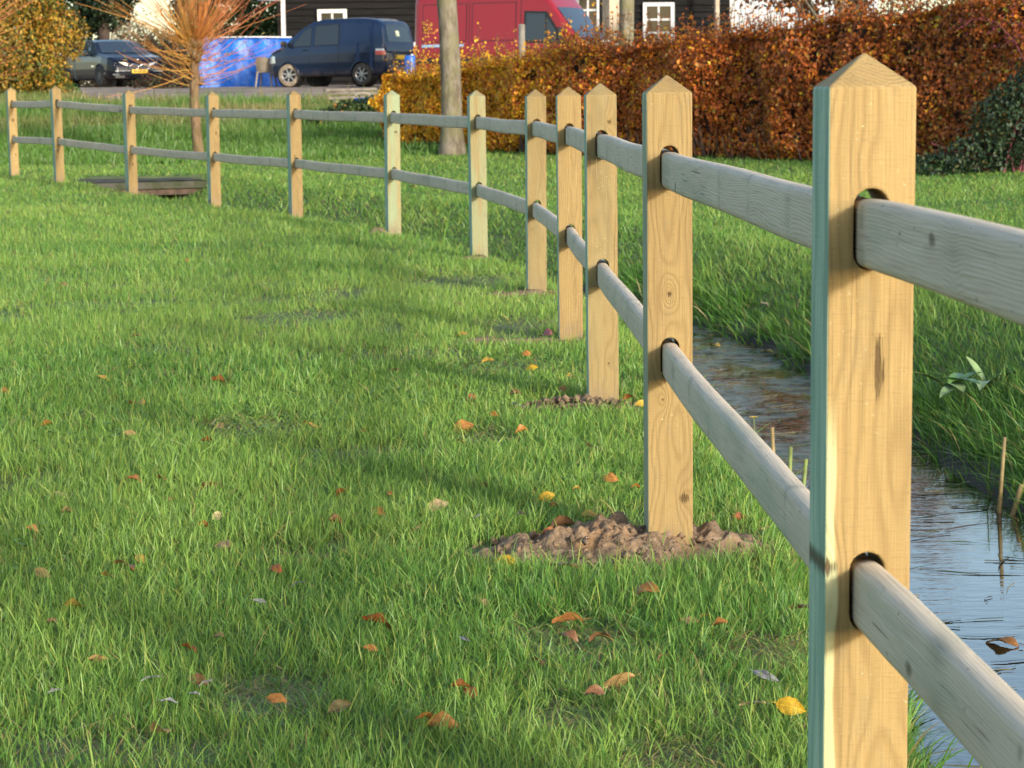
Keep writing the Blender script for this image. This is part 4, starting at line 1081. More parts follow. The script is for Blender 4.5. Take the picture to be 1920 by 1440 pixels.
LEAVES = [(-1.38,6.80,'p',5),(-1.29,6.42,'d',5),(-1.18,6.96,'r',5),(-1.10,6.98,'o',4),(-1.04,6.73,'o',5),(-0.94,6.88,'b',6),(-0.85,6.39,'p',5),(-0.87,6.22,'r',5),(-0.65,6.38,'t',5),(-0.53,6.75,'r',6),(-0.39,6.41,'o',6),(-0.50,6.23,'b',5),(-1.20,5.64,'t',6),(-1.00,5.70,'O',7),(-0.97,5.78,'y',5),(-1.01,5.51,'y',5),(-0.77,5.89,'t',6),(-0.91,6.01,'d',4),(-0.60,5.60,'r',4),(-0.53,5.43,'g',4),(-0.60,5.23,'g',5),(-1.04,5.24,'y',6),(-1.06,5.09,'b',4),(-0.71,4.81,'R',4),(-0.65,4.88,'d',3),(-0.89,4.70,'t',4),(-0.65,4.52,'b',5),(-0.31,5.02,'r',7),(-0.31,4.77,'o',4),(-0.75,4.52,'g',4),(-0.68,4.34,'g',4),(-0.63,4.48,'g',3),(-0.64,4.40,'g',3),(-0.93,4.43,'g',4),(-0.47,4.34,'o',5),(-0.67,4.14,'t',6),(-0.22,6.50,'T',8),(-0.18,6.34,'o',4),(-0.27,6.15,'y',5),(0.02,6.30,'G',4),(-0.10,6.27,'g',3),(0.10,6.61,'Y',6),(0.12,6.48,'r',4),(0.14,6.20,'b',8),(0.10,6.02,'r',8),(0.01,6.02,'o',3),(0.22,6.32,'y',7),(0.19,6.75,'y',4),(0.30,6.86,'o',6),(0.37,6.78,'o',4),(-0.02,5.72,'Y',6),(0.12,5.60,'t',8),(0.31,5.31,'o',8),(0.12,5.07,'O',7),(0.12,4.86,'b',5),(0.19,4.89,'b',6),(-0.11,4.82,'g',4),(0.21,4.48,'t',8),(0.16,4.37,'b',6),(-0.11,4.46,'r',4),(-0.09,4.44,'r',4),(-0.17,4.20,'o',5),(-0.14,4.19,'o',6),(-0.09,6.88,'t',5),(-0.37,6.67,'o',3),(0.53,4.24,'Y',6),(0.51,4.49,'g',7),(0.46,4.27,'p',6),(0.46,4.97,'o',5),(0.43,5.09,'y',5),(0.40,5.03,'t',5),(0.67,5.19,'b',5),(0.64,6.30,'r',4),(0.70,6.16,'p',3),(-2.42,16.86,'o',6),(-1.91,11.45,'o',6),(-1.76,9.67,'y',6),(-1.50,8.84,'o',5),(-1.46,8.81,'y',6),(-1.26,9.63,'r',6),(-2.11,9.29,'o',6),(-1.74,8.33,'o',6),(-1.36,7.94,'t',5),(-0.74,8.16,'y',7),(-1.06,8.12,'t',6),(-1.06,7.77,'r',5),(-0.54,8.05,'r',5),(-0.23,9.36,'o',6),(-0.16,9.01,'r',7),(-0.11,10.12,'y',6),(-0.18,8.19,'o',8),(-0.17,7.76,'y',6),(-0.07,8.42,'o',5),(-0.31,13.15,'p',7),(-2.92,14.73,'d',6),(-0.52,9.91,'d',5),(0.07,10.49,'o',6),(0.09,10.00,'Y',7),(0.01,9.11,'b',7),(0.08,9.23,'r',6),(0.20,9.17,'o',8),(0.03,7.95,'o',7),(0.25,9.75,'y',5),(0.46,8.90,'r',5),(0.50,8.66,'Y',5),(0.29,7.57,'t',9),(0.18,11.37,'k',11),(0.02,8.69,'g',5),(-0.25,11.52,'o',6),(0.43,9.67,'o',4),(-1.33,6.15,'o',4),(-0.70,5.69,'d',4),(-0.49,5.81,'d',4),(-0.25,5.35,'t',4),(-0.07,5.23,'d',4),(0.05,4.66,'b',4),(-0.34,4.26,'d',5),(0.31,4.67,'d',4)]
lm = {}; seen = {}; lawn_leaves = {}
for j, (x_, y_, k, sz) in enumerate(LEAVES):
    c, form, lab = LK[k]
    if k not in lm:
        c = tuple(q * .84 for q in c)
        mt = leaf_mat('fallen_leaf_' + {'p': 'pale', 'd': 'dull', 'r': 'rust', 'o': 'orange', 'b': 'brown', 't': 'tan', 'y': 'yellow', 'g': 'grey', 'O': 'copper', 'R': 'red', 'T': 'cream', 'G': 'dark', 'Y': 'bright', 'k': 'pink'}[k], c, tuple(min(1, q * 1.35) for q in c))
        fs = [form, form, {'cup': 'fold', 'flat': 'cup', 'roll': 'fold', 'fold': 'cup', 'thin': 'thin'}[form]] if k not in 'ORTGYk' else [form]
        lm[k] = []
        for q, f_ in enumerate(fs):
            me = leaf_mesh(ord(k) * 5 + q, f_); me.materials.append(mt); lm[k].append(me)
    o = bpy.data.objects.new('fallen_leaf', lm[k][j % len(lm[k])]); COL.objects.link(o)
    sc = sz * .0092 * random.uniform(.85, 1.2)
    o.scale = (sc, sc, sc)
    o.location = (x_, y_, tz(x_, y_) + (random.uniform(.026, .05) if k not in 'gG' else .045))
    o.rotation_euler = (rad(random.uniform(-20, 25)) + rad(32), rad(random.uniform(-25, 25)), random.uniform(-.9, .9) + (math.pi if j % 2 else 0))
    if k == 'Y': o.rotation_euler = (rad(58), rad(random.uniform(-15, 15)), random.uniform(-.6, .6))
    if k in UNIQ:
        i = seen.get(k, 0); seen[k] = i + 1; tag(o, UNIQ[k][i], 'leaf')
    else:
        tag(o, lab, 'leaf', GRP[k]); lawn_leaves.setdefault(k, []).append(o)
ORD = ['lowest', 'second lowest', 'third lowest', 'fourth lowest', 'fifth lowest', 'sixth lowest', 'seventh lowest', 'eighth lowest', 'ninth lowest', 'tenth lowest', 'eleventh lowest', 'twelfth lowest', 'thirteenth lowest', 'fourteenth lowest']
NAMES = {'p': 'pale straw', 'd': 'dull olive brown', 'r': 'rust coloured', 'o': 'orange', 'b': 'curled brown', 't': 'tan', 'y': 'soft yellow', 'g': 'thin silver grey'}
for k, lst in lawn_leaves.items():
    for (lo_, hi_, wh) in ((-9, -.10, 'left third'), (-.10, .0, 'middle'), (.0, 9, 'right half')):
        q = sorted([o for o in lst if lo_ <= o.location.x / o.location.y < hi_], key=lambda o: o.location.y)
        for i, o in enumerate(q):
            o['label'] = '%s leaf on the lawn, %s such leaf in the %s' % (NAMES[k], ORD[i], wh) if len(q) > 1 else '%s leaf on the lawn, only such leaf in the %s' % (NAMES[k], wh)
for (x_, y_, z_, k, sz, lab) in ((2.32, 19.6, None, 'o', 7, 'orange leaf high on the far bank of the ditch'), (1.78, 15.8, None, 'p', 10, 'large pale dry leaf hanging on the far bank'), (1.36, 15.0, WATER_Z, 'y', 9, 'yellow brown leaf floating at the far end of the water'),
                              (1.66, 14.6, WATER_Z, 'y', 9, 'yellow leaf floating against the far bank'), (1.475, 6.68, WATER_Z, 'o', 10, 'bright orange leaf floating on the water at the right edge'), (-1.2, 28.0, None, 'o', 9, 'orange leaf on the ditch bank between sixth and seventh post'),
                              (3.5, 20.2, None, 'p', 7, 'pale leaf on the far lawn right of the nearest post')):
    o = bpy.data.objects.new('fallen_leaf', lm[k][0]); COL.objects.link(o); sc = sz * .0105; o.scale = (sc, sc, sc)
    o.location = (x_, y_, (tz(x_, y_) + .06) if z_ is None else z_ + .012); o.rotation_euler = (rad(15 if z_ is None else 3), rad(-10 if z_ is None else 2), random.uniform(0, 6)); tag(o, lab, 'leaf')

# ------------------------------------------------------------------ yard: barn, vehicles, odds and ends
def paint(name, c, flake=.3, rough=.28, mud=1.0, cw=.6):
    t = NT(name); v = t.obj()
    d = t.ramp(t.noise(v, 1.6, 4), .4, .7, 0, .35); z = t.sep(v)[2]
    dirt = t.math('ADD', t.math('MULTIPLY', t.ramp(z, .55, .2), t.ramp(t.noise(v, 5, 4), .35, .65, .1, .5 * mud)), t.math('MULTIPLY', d, .04), clamp=True)
    col = t.mix(dirt, c, (.17, .145, .115))
    rg = t.math('ADD', t.math('MULTIPLY', dirt, .45), rough)
    return t.done(t.bsdf(col, rg, flake, coat=cw, spec=.4))
M['navy'] = paint('navy_paint', (.006, .018, .055), .25, .22)
M['black_paint'] = paint('black_blue_paint', (.002, .003, .009), .0, .22, .05, .08)
M['red'] = paint('wine_red_paint', (.25, .007, .014), .15, .30)
def glass(name, c, rough=.04, cw=1.0):
    t = NT(name); v = t.obj()
    return t.done(t.bsdf(c, t.math('ADD', t.math('MULTIPLY', t.noise(v, 3, 3), .06), rough), 0, spec=.5, coat=cw))
M['glass'] = glass('car_glass', (.012, .016, .018))
M['pane'] = glass('dark_pane', (.004, .005, .006), .03, 0.0)
M['tyre'] = plain('muddy_tyre', (.05, .045, .038), .85, .35, 9)
M['tyre_mud'] = plain('mud_caked_tyre', (.24, .195, .145), .9, .35, 9)
M['rim'] = plain('alloy_rim', (.55, .56, .58), .3, .15, 9, metal=.85)
M['rim_dark'] = plain('dark_alloy_rim', (.09, .09, .10), .35, .2, 9, metal=.6)
M['rubber'] = plain('black_trim', (.012, .012, .013), .5, .2, 9)
M['chrome'] = plain('chrome', (.75, .75, .76), .12, .05, 9, metal=1.0)
M['lamp'] = plain('clear_lamp', (.62, .66, .68), .12, .15, 14, metal=.3, coat=1)
M['lamp_red'] = plain('red_lamp', (.55, .012, .02), .15, .15, 14, coat=1)
M['lamp_white'] = plain('white_lamp', (.75, .72, .72), .15, .1, 14, coat=1)
M['plate_y'] = plain('yellow_plate', (.75, .46, .015), .45, .1, 14)
M['ink'] = plain('plate_ink', (.03, .025, .02), .5, .1, 14)
M['sticker'] = plain('pale_sticker', (.55, .6, .42), .5, .1, 14)

class Car:
    def __init__(s, L, top, wid, zb, belt, tumble, roof):
        s.L, s.top, s.wid, s.zb, s.belt, s.tum, s.roof = L, np.array(top), np.array(wid), np.array(zb), np.array(belt), tumble, roof
    def sec(s, x):
        h = np.interp(x, *s.top.T); w_ = np.interp(x, *s.wid.T); zb = np.interp(x, *s.zb.T); B = min(np.interp(x, *s.belt.T), h - .07)
        k = max(.02, h - B); q = min(1, k / max(.05, s.roof - np.interp(x, *s.belt.T)))
        yr = w_ * (1 - (1 - s.tum) * q)
        r = min(.09, k * .45)
        return [(w_ * .88, zb), (w_ * .965, zb + .05), (w_ * .99, zb + .16), (w_, zb + .45 * (B - zb)), (w_ * .995, zb + .78 * (B - zb)), (w_ * .975, B),
                (w_ * .975 + (yr - w_ * .975) * .5, B + (k - r) * .5), (yr, B + k - r), (yr - r * .3, h - r * .32), (yr - r * 1.1, h - r * .06), (yr * .45, h + .012 * q), (0, h + .018 * q)]
    def half(s, x, z):
        p = s.sec(x)[:9]; return float(np.interp(z, [a[1] for a in p], [a[0] for a in p]))
    def topz(s, x, y):
        p = s.sec(x)[5:][::-1]; return float(np.interp(abs(y), [a[0] for a in p], [a[1] for a in p]))
    def body(s, arches, ra, mat, root, zc):
        xs = np.unique(np.concatenate([np.arange(0, s.L + 1e-6, .045), s.top[:, 0], s.wid[:, 0]])); sub = [3, 4, 7, 7, 5, 3, 4, 3, 3, 3, 3]
        rows = []
        for x in xs:
            p = s.sec(x); q = []
            for i in range(len(p) - 1):
                for j in range(sub[i]): f = j / sub[i]; q.append((x, p[i][0] * (1 - f) + p[i + 1][0] * f, p[i][1] * (1 - f) + p[i + 1][1] * f))
            q.append((x, 0.0, p[-1][1])); rows.append(q + [(a, -b, c) for (a, b, c) in q[-2::-1]])
        m = len(rows[0]); mb = MB(); vs = [v for r in rows for v in r]; fs = []
        for i in range(len(rows) - 1):
            for k in range(m - 1):
                f = (i * m + k, i * m + k + 1, (i + 1) * m + k + 1, (i + 1) * m + k)
                cx_ = sum(vs[j][0] for j in f) / 4; cz_ = sum(vs[j][2] for j in f) / 4; cy_ = sum(vs[j][1] for j in f) / 4
                if any(math.hypot(cx_ - a, cz_ - zc) < ra and abs(cy_) > .4 for a in arches): continue
                fs.append(f)
        fs.append(tuple(range(m - 1, -1, -1))); fs.append(tuple((len(rows) - 1) * m + k for k in range(m)))
        mb.add(vs, fs); o = mb.build('body', mat, root); o.data.shade_auto_smooth(angle=rad(38)) if hasattr(o.data, 'shade_auto_smooth') else o.data.shade_smooth()
        # wheel wells and floor
        zb = float(s.zb[:, 1].min()); u_ = MB(); wd = float(s.wid[:, 1].max())
        u_.box((s.L / 2, 0, zb + .10), (s.L * .9, wd * 1.5, .12))
        u_.build('underbody', M['rubber'], root)
        for a in arches:
            for sg in (1, -1):
                lp = MB(); pts_ = []
                for k in range(15):
                    t_ = math.pi * (k / 14) * 1.12 - .19; x = a + ra * math.cos(t_); z = zc + ra * math.sin(t_)
                    pts_.append((x, sg * (s.half(x, max(z, zb + .02)) + .004), z))
                lp.tube(pts_, .022, 6); lp.build('wheel_arch', mat, root, True)
                wl = MB(); wl.lathe([(ra * 1.0, sg * (wd - .02)), (ra * 1.0, sg * (wd - .32)), (.05, sg * (wd - .33))], 24, 'y', (a, 0, zc)); wl.build('wheel_well', M['rubber'], root)
        return o
    def patch(s, quad, off, name, mat, root, side, n=6):
        """quad in (x,z), corners bottom-rear, bottom-front, top-front, top-rear"""
        mb = MB()
        def fn(u, v):
            a = [quad[0][k] * (1 - u) + quad[1][k] * u for k in (0, 1)]; b = [quad[3][k] * (1 - u) + quad[2][k] * u for k in (0, 1)]
            x, z = a[0] * (1 - v) + b[0] * v, a[1] * (1 - v) + b[1] * v
            return (x, side * (s.half(x, z) + off), z)
        mb.grid(fn, n, n)
        if side > 0: mb.f = [f[::-1] for f in mb.f]
        return mb.build(name, mat, root, True)
    def tpatch(s, x0, y0, x1, y1, off, name, mat, root, fwd=1, ya=None):
        mb = MB()
        def fn(u, v):
            x = x0 * (1 - v) + x1 * v; w_ = y0 * (1 - v) + y1 * v; y = (u * 2 - 1) * w_
            return (x + off * .7 * fwd, y, s.topz(x, y) + off)
        mb.grid(fn, 10, 8); return mb.build(name, mat, root, True)

def wheel(root, x, y, z, r, wd, sg, tyre, rim, spokes=5, steer=0.0):
    mb = MB(); prof = [(r * .62, -.5), (r * .9, -.5), (r * .975, -.36), (r, -.2), (r, .2), (r * .975, .36), (r * .9, .5), (r * .62, .5)]
    mb.lathe([(a, b * wd) for a, b in prof], 28)
    t_ = mb.build('wheel', tyre, root, True); t_.location = (x, y, z); t_.rotation_euler = (0, 0, steer)
    rb = MB(); f = sg * wd * .42
    rb.lathe([(r * .66, f), (r * .62, f * 1.08), (r * .57, f * .9), (r * .57, f * .1)], 28)
    rb.lathe([(r * .14, f * 1.05), (.001, f * 1.1)], 12)
    for k in range(spokes):
        a = 2 * math.pi * k / spokes + .3
        rb.box((math.cos(a) * r * .34, f * .95, math.sin(a) * r * .34), (r * .56, wd * .12, r * (.17 if spokes < 7 else .10)), Matrix.Rotation(-a, 3, 'Y'))
    rb.build('rim', rim, t_)
    hb = MB(); hb.lathe([(r * .56, f * .25), (.001, f * .25)], 20); hb.build('brake_disc', M['rubber'], t_)
    return t_

def place(root, cx_, cy_, hx, hy, L):
    a = math.atan2(hy, hx); z = tz(cx_, cy_) + .03
    root.rotation_euler = (0, 0, a); root.location = (cx_ - math.cos(a) * L / 2, cy_ - math.sin(a) * L / 2, z)

# --- dark blue people carrier seen from its left rear
R = empty('minivan', (0, 0, 0), 0, 'muddy dark blue minivan parked left of the red van', 'van')
L = 4.15
C = Car(L, [(0, .98), (.03, 1.12), (.16, 1.68), (.26, 1.80), (.45, 1.88), (.9, 1.92), (2.1, 1.91), (2.5, 1.84), (2.85, 1.66), (3.45, 1.20), (3.62, 1.11), (3.98, .95), (4.1, .84), (4.15, .7)],
        [(0, .74), (.1, .82), (.35, .86), (3.4, .86), (3.85, .80), (4.08, .66), (4.15, .55)], [(0, .42), (.15, .30), (3.8, .28), (4.15, .36)], [(0, 1.12), (.2, 1.14), (2.8, 1.10), (3.6, 1.0), (4.15, .95)], .84, 1.92)
C.body((.78, 3.30), .37, M['navy'], R, .33)
for (x, st) in ((.78, 0), (3.30, .32)):
    for sg in (1, -1): wheel(R, x, sg * .76, .33, .33, .22, sg, M['tyre_mud'] if x > 2 else M['tyre'], M['rim'], 7, st)
for sg in (1, -1):
    for q in ([(2.50, 1.16), (3.14, 1.14), (2.76, 1.58), (2.50, 1.68)], [(1.56, 1.18), (2.38, 1.16), (2.36, 1.70), (1.60, 1.74)], [(.50, 1.22), (1.48, 1.20), (1.46, 1.72), (.58, 1.70)]):
        cx_ = sum(p[0] for p in q) / 4; cz_ = sum(p[1] for p in q) / 4
        big = [(cx_ + (p[0] - cx_) * 1.06, cz_ + (p[1] - cz_) * 1.09) for p in q]
        last = q[0][0] < 1
        C.patch(big, .004, 'window_frame', M['navy'] if last else M['rubber'], R, sg); C.patch(q, .010, 'side_window', M['navy'] if last else M['glass'], R, sg)
    C.patch([(3.20, 1.13), (3.36, 1.13), (3.24, 1.24), (3.10, 1.34)], .008, 'quarter_window', M['glass'], R, sg, 3)
    for x in (1.55, 2.55): C.patch([(x - .006, .38), (x + .006, .38), (x + .006, 1.12), (x - .006, 1.12)], .003, 'door_gap', M['rubber'], R, sg, 3)
    C.patch([(1.1, .58), (3.0, .58), (3.0, .63), (1.1, .63)], .012, 'side_moulding', M['navy'], R, sg, 4)
    hd = MB(); hd.box((2.70, sg * (C.half(2.7, 1.02) + .012), 1.03), (.16, .02, .03)); hd.build('door_handle', M['rubber'], R)
    mr = MB(); mr.box((3.32, sg * 1.0, 1.22), (.1, .2, .15)); bevel(mr.build('mirror', M['rubber'], R), .03)
    tl = C.patch([(.02, .86), (.30, .86), (.30, .98), (.04, .98)], .012, 'tail_light', M['lamp_red'], R, sg, 4)
    C.patch([(.05, .98), (.30, .98), (.30, 1.03), (.06, 1.03)], .013, 'reversing_light', M['lamp_white'], R, sg, 4)
    b = MB(); b.box((.05, sg * .62, .92), (.06, .22, .12)); bevel(b.build('tail_light', M['lamp_red'], R), .02)
    b = MB(); b.box((.06, sg * .62, 1.005), (.06, .22, .05)); bevel(b.build('reversing_light', M['lamp_white'], R), .015)
    b = MB(); b.tube([(.145, sg * .72, 1.06), (.20, sg * .735, 1.35), (.27, sg * .70, 1.64)], [.02, .02, .015], 6); b.build('pillar_trim', M['lamp'], R, True)
    C.patch([(3.75, .68), (4.05, .66), (4.03, .84), (3.78, .88)], .008, 'headlight', M['lamp'], R, sg, 4)
C.tpatch(3.42, .66, 2.88, .60, .012, 'windscreen', M['glass'], R)
C.tpatch(.05, .62, .19, .56, .014, 'rear_window', M['glass'], R, -1)
b = MB(); b.box((.09, .05, 1.46), (.01, .16, .16), Matrix.Rotation(rad(15), 3, 'Y')); b.build('sticker', M['sticker'], R)
b = MB(); b.box((-.02, 0, .46), (.14, 1.5, .2)); bevel(b.build('rear_bumper', M['navy'], R), .05, 3)
b = MB(); b.box((-.02, 0, .80), (.02, .52, .11)); b.build('number_plate', M['plate_y'], R)
place(R, -4.70, 62.85, -.866, .5, L); R.scale = (.965, .965, .955)

# --- wine red high roof delivery van seen from its right side
R = empty('delivery_van', (0, 0, 0), 0, 'wine red high roof delivery van behind the hedge', 'van')
L = 5.6
C = Car(L, [(0, 2.42), (.05, 2.50), (.3, 2.58), (3.4, 2.60), (3.75, 2.55), (4.0, 2.42), (4.22, 2.15), (4.92, 1.30), (5.05, 1.22), (5.45, 1.05), (5.56, .9), (5.6, .7)],
        [(0, .93), (.15, .97), (4.4, .97), (5.0, .93), (5.4, .80), (5.6, .62)], [(0, .42), (.2, .34), (5.2, .32), (5.6, .4)], [(0, 1.25), (4.2, 1.25), (4.9, 1.12), (5.6, 1.0)], .87, 2.6)
C.body((1.15, 4.75), .40, M['red'], R, .36)
for x in (1.15, 4.75):
    for sg in (1, -1): wheel(R, x, sg * .87, .36, .36, .24, sg, M['tyre'], M['rim_dark'], 5)
for sg in (1, -1):
    q = [(3.40, 1.28), (4.52, 1.22), (3.98, 1.95), (3.42, 1.98)]
    C.patch([(3.34, 1.22), (4.64, 1.16), (4.03, 2.01), (3.36, 2.04)], .004, 'window_frame', M['rubber'], R, sg); C.patch(q, .010, 'door_window', M['glass'], R, sg)
    C.patch([(4.03, 1.25), (4.07, 1.25), (4.02, 1.93), (3.98, 1.93)], .014, 'window_bar', M['rubber'], R, sg, 3)
    # pressed panels of the load bay
    for (a, b_) in ((.25, 1.62), (1.78, 3.12)):
        C.patch([(a, 1.28), (b_, 1.28), (b_, 2.28), (a, 2.28)], .003, 'panel_groove', M['rubber'], R, sg, 5)
        C.patch([(a + .02, 1.30), (b_ - .02, 1.30), (b_ - .02, 2.26), (a + .02, 2.26)], .008, 'side_panel', M['red'], R, sg, 8)
    for x in (1.70, 3.26): C.patch([(x - .008, .5), (x + .008, .5), (x + .008, 2.34), (x - .008, 2.34)], .004, 'door_gap', M['rubber'], R, sg, 5)
    C.patch([(.25, 1.15), (1.55, 1.15), (1.55, 1.22), (.25, 1.22)], .014, 'slide_rail', M['chrome'], R, sg, 4)
    C.patch([(.1, .72), (4.2, .72), (4.2, .86), (.1, .86)], .014, 'side_moulding', M['rubber'], R, sg, 5)
    b = MB(); b.box((4.50, sg * 1.12, 1.42), (.12, .22, .34)); bevel(b.build('mirror', M['rubber'], R), .04)
    b = MB(); b.box((3.5, sg * (C.half(3.5, 1.1) + .015), 1.08), (.18, .03, .04)); b.build('door_handle', M['rubber'], R)
    b = MB(); b.box((-.005, sg * .86, 1.0), (.05, .12, .34)); b.build('tail_light', M['lamp_red'], R)
    b = MB(); b.box((-.006, sg * .86, 1.24), (.05, .12, .12)); b.build('reversing_light', M['lamp_white'], R)
    C.patch([(5.0, .82), (5.38, .78), (5.34, 1.0), (5.02, 1.08)], .01, 'headlight', M['lamp'], R, sg, 4)
C.tpatch(4.90, .80, 4.26, .74, .014, 'windscreen', M['glass'], R)
b = MB(); b.box((5.0, .0, 1.285), (.10, 1.45, .03), Matrix.Rotation(rad(35), 3, 'Y')); b.build('wiper_panel', M['rubber'], R)
b = MB(); b.box((5.60, 0, .55), (.12, 1.5, .28)); bevel(b.build('front_bumper', M['rubber'], R), .05, 3)
b = MB(); b.box((5.56, 0, .84), (.08, .8, .16)); bevel(b.build('grille', M['rubber'], R), .02)
place(R, .50, 57.3, .885, -.465, L); R.scale = (.93, .93, .95)

# --- black saloon facing the camera
R = empty('saloon_car', (0, 0, 0), 0, 'glossy black saloon with a yellow number plate, half hidden by the golden bush', 'car')
L = 4.95
C = Car(L, [(0, .86), (.08, 1.02), (.7, 1.10), (1.25, 1.38), (1.8, 1.46), (2.6, 1.46), (3.0, 1.40), (3.75, 1.02), (3.9, .985), (4.6, .90), (4.82, .80), (4.92, .66), (4.95, .5)],
        [(0, .78), (.2, .88), (.8, .94), (4.2, .94), (4.6, .90), (4.85, .80), (4.95, .70)], [(0, .35), (.3, .24), (4.6, .21), (4.95, .25)], [(0, .95), (3.6, .95), (4.95, .8)], .72, 1.46)
C.body((.98, 4.05), .37, M['black_paint'], R, .335)
for x in (.98, 4.05):
    for sg in (1, -1): wheel(R, x, sg * .83, .335, .335, .24, sg, M['tyre'], M['rim_dark'], 9, .1 if x > 2 else 0)
for sg in (1, -1):
    C.patch([(2.15, 1.0), (3.25, .98), (2.80, 1.33), (2.17, 1.39)], .010, 'side_window', M['glass'], R, sg); C.patch([(1.0, 1.02), (2.06, 1.0), (2.08, 1.39), (1.4, 1.35)], .010, 'side_window', M['glass'], R, sg)
    b = MB(); b.box((3.12, sg * 1.02, 1.03), (.14, .2, .13)); bevel(b.build('mirror', M['black_paint'], R), .04)
    # swept headlamp wrapping the corner
    mb = MB()
    def lampf(u, v, sg=sg):
        f = u; yy = .34 + f * .54; xx = 4.93 - .03 * f - .30 * f ** 2.6; zz = .585 + .03 * f + v * (.12 + .05 * f)
        return (xx, sg * yy, zz)
    mb.grid(lampf, 8, 3); mb.build('headlight', M['lamp'], R, True)
    for dd in (.56, .72):
        b = MB(); b.lathe([(.001, .0), (.045, .0), (.055, .02)], 14, 'x', (4.91 - (.03 if dd > .6 else 0), sg * dd, .66)); b.build('lamp_ring', M['chrome'], R)
    b = MB(); b.box((4.97, sg * .66, .36), (.05, .34, .05)); bevel(b.build('fog_trim', M['chrome'], R), .012)
    b = MB(); b.box((4.96, sg * .62, .30), (.05, .30, .08)); b.build('lower_intake', M['rubber'], R)
    b = MB(); b.box((4.95, sg * .60, .47), (.04, .3, .03)); b.build('fog_light', M['lamp'], R)
    g = MB(); pts_ = [(4.99, sg * (.17 + .145 * math.cos(a) * (1 if math.sin(a) < .3 else 1.0)), .59 + .085 * math.sin(a)) for a in np.linspace(0, 2 * math.pi, 21)]
    g.tube(pts_, .014, 6); g.build('grille_frame', M['chrome'], R, True)
    g = MB(); g.box((4.955, sg * .17, .59), (.06, .24, .13)); g.build('grille', M['rubber'], R)
    for k in range(5):
        g = MB(); g.box((4.99, sg * (.07 + .05 * k), .59), (.012, .008, .14)); g.build('grille_bar', M['chrome'], R)
    C.patch([(3.35, .62), (3.62, .62), (3.6, .66), (3.37, .66)], .01, 'fender_vent', M['chrome'], R, sg, 3)
C.tpatch(3.72, .72, 3.05, .60, .012, 'windscreen', M['glass'], R)
b = MB(); b.box((4.97, 0, .40), (.06, 1.3, .14)); bevel(b.build('front_bumper', M['black_paint'], R), .02)
pl = MB(); pl.box((5.02, 0, .46), (.02, .50, .11)); pl = pl.build('number_plate', M['plate_y'], R)
for k, dx_ in enumerate((-.18, -.12, -.04, .02, .10, .16)):
    b = MB(); b.box((5.032, dx_, .46), (.004, .036, .07)); b.build('character', M['ink'], pl)
b = MB(); b.lathe([(.001, .012), (.035, .01), (.04, 0)], 16, 'x', (4.87, 0, .80)); b.build('badge', M['chrome'], R)
place(R, -12.50, 71.6, .50, -.866, L)

# --- black weatherboarded barn with white windows
t = NT('tarred_board'); v = t.obj(); n1 = t.noise(t.mapv(v, (.6, 5, 9)), 2.0, 4); n2 = t.noise(t.mapv(v, (1.5, 30, 60)), 2.0, 3)
M['tar'] = t.done(t.bsdf(t.mix(t.ramp(n1, .35, .7), (.004, .0038, .004), (.011, .010, .010)), .65, spec=.15, normal=t.bump(n2, .5, .006)))
M['white'] = plain('white_window_paint', (.60, .61, .60), .4, .06, 5)
M['oak'] = plain('pale_oak', (.46, .37, .26), .75, .2, 3, bump=.3)
M['roof'] = plain('grey_roof_sheet', (.30, .30, .31), .7, .2, 2, bump=.4)
BY = 68.4; bz = 1.70
R = empty('barn', (0, BY, bz), 0, 'long black weatherboarded barn with white windows behind the vans', 'building')
OPEN = [(-5.70, -4.82, 1.02, 2.22), (1.70, 2.72, 0.02, 3.2), (4.03, 4.97, .92, 2.32)]
wall = MB(); wall.box((.1, .20, 2.0), (13.7, .20, 4.2)); wall.build('wall', M['tar'], R)
side_ = MB(); side_.box((-6.66, 4.3, 2.0), (.2, 8.0, 4.2)); side_.build('wall', M['tar'], R)
row = 0; z0 = -.1
while z0 < 4.0:
    segs = [(-6.75, 6.95)]
    for (a, b_, c0, c1) in OPEN:
        if z0 + .2 > c0 and z0 < c1:
            segs = [s_ for q in segs for s_ in ([(q[0], min(q[1], a)), (max(q[0], b_), q[1])] if q[0] < b_ and q[1] > a else [q])]
    # butt joints along the row
    cut = []
    for (a, b_) in segs:
        if b_ - a < .05: continue
        j = a + (1.9 if row % 2 else 3.1)
        while a + .4 < j < b_ - .4:
            cut.append((a, j - .004)); a = j; j += 4.1
        cut.append((a, b_))
    for (a, b_) in cut:
        pb = MB(); x0, x1 = a, b_
        vs = [(x0, .0, z0), (x1, .0, z0), (x1, .07, z0 + .215), (x0, .07, z0 + .215), (x0, .10, z0), (x1, .10, z0), (x1, .10, z0 + .215), (x0, .10, z0 + .215)]
        pb.add(vs, [(0, 1, 2, 3), (1, 5, 6, 2), (4, 0, 3, 7), (3, 2, 6, 7), (0, 4, 5, 1)])
        pb.build('board', M['tar'], R)
    z0 += .195; row += 1
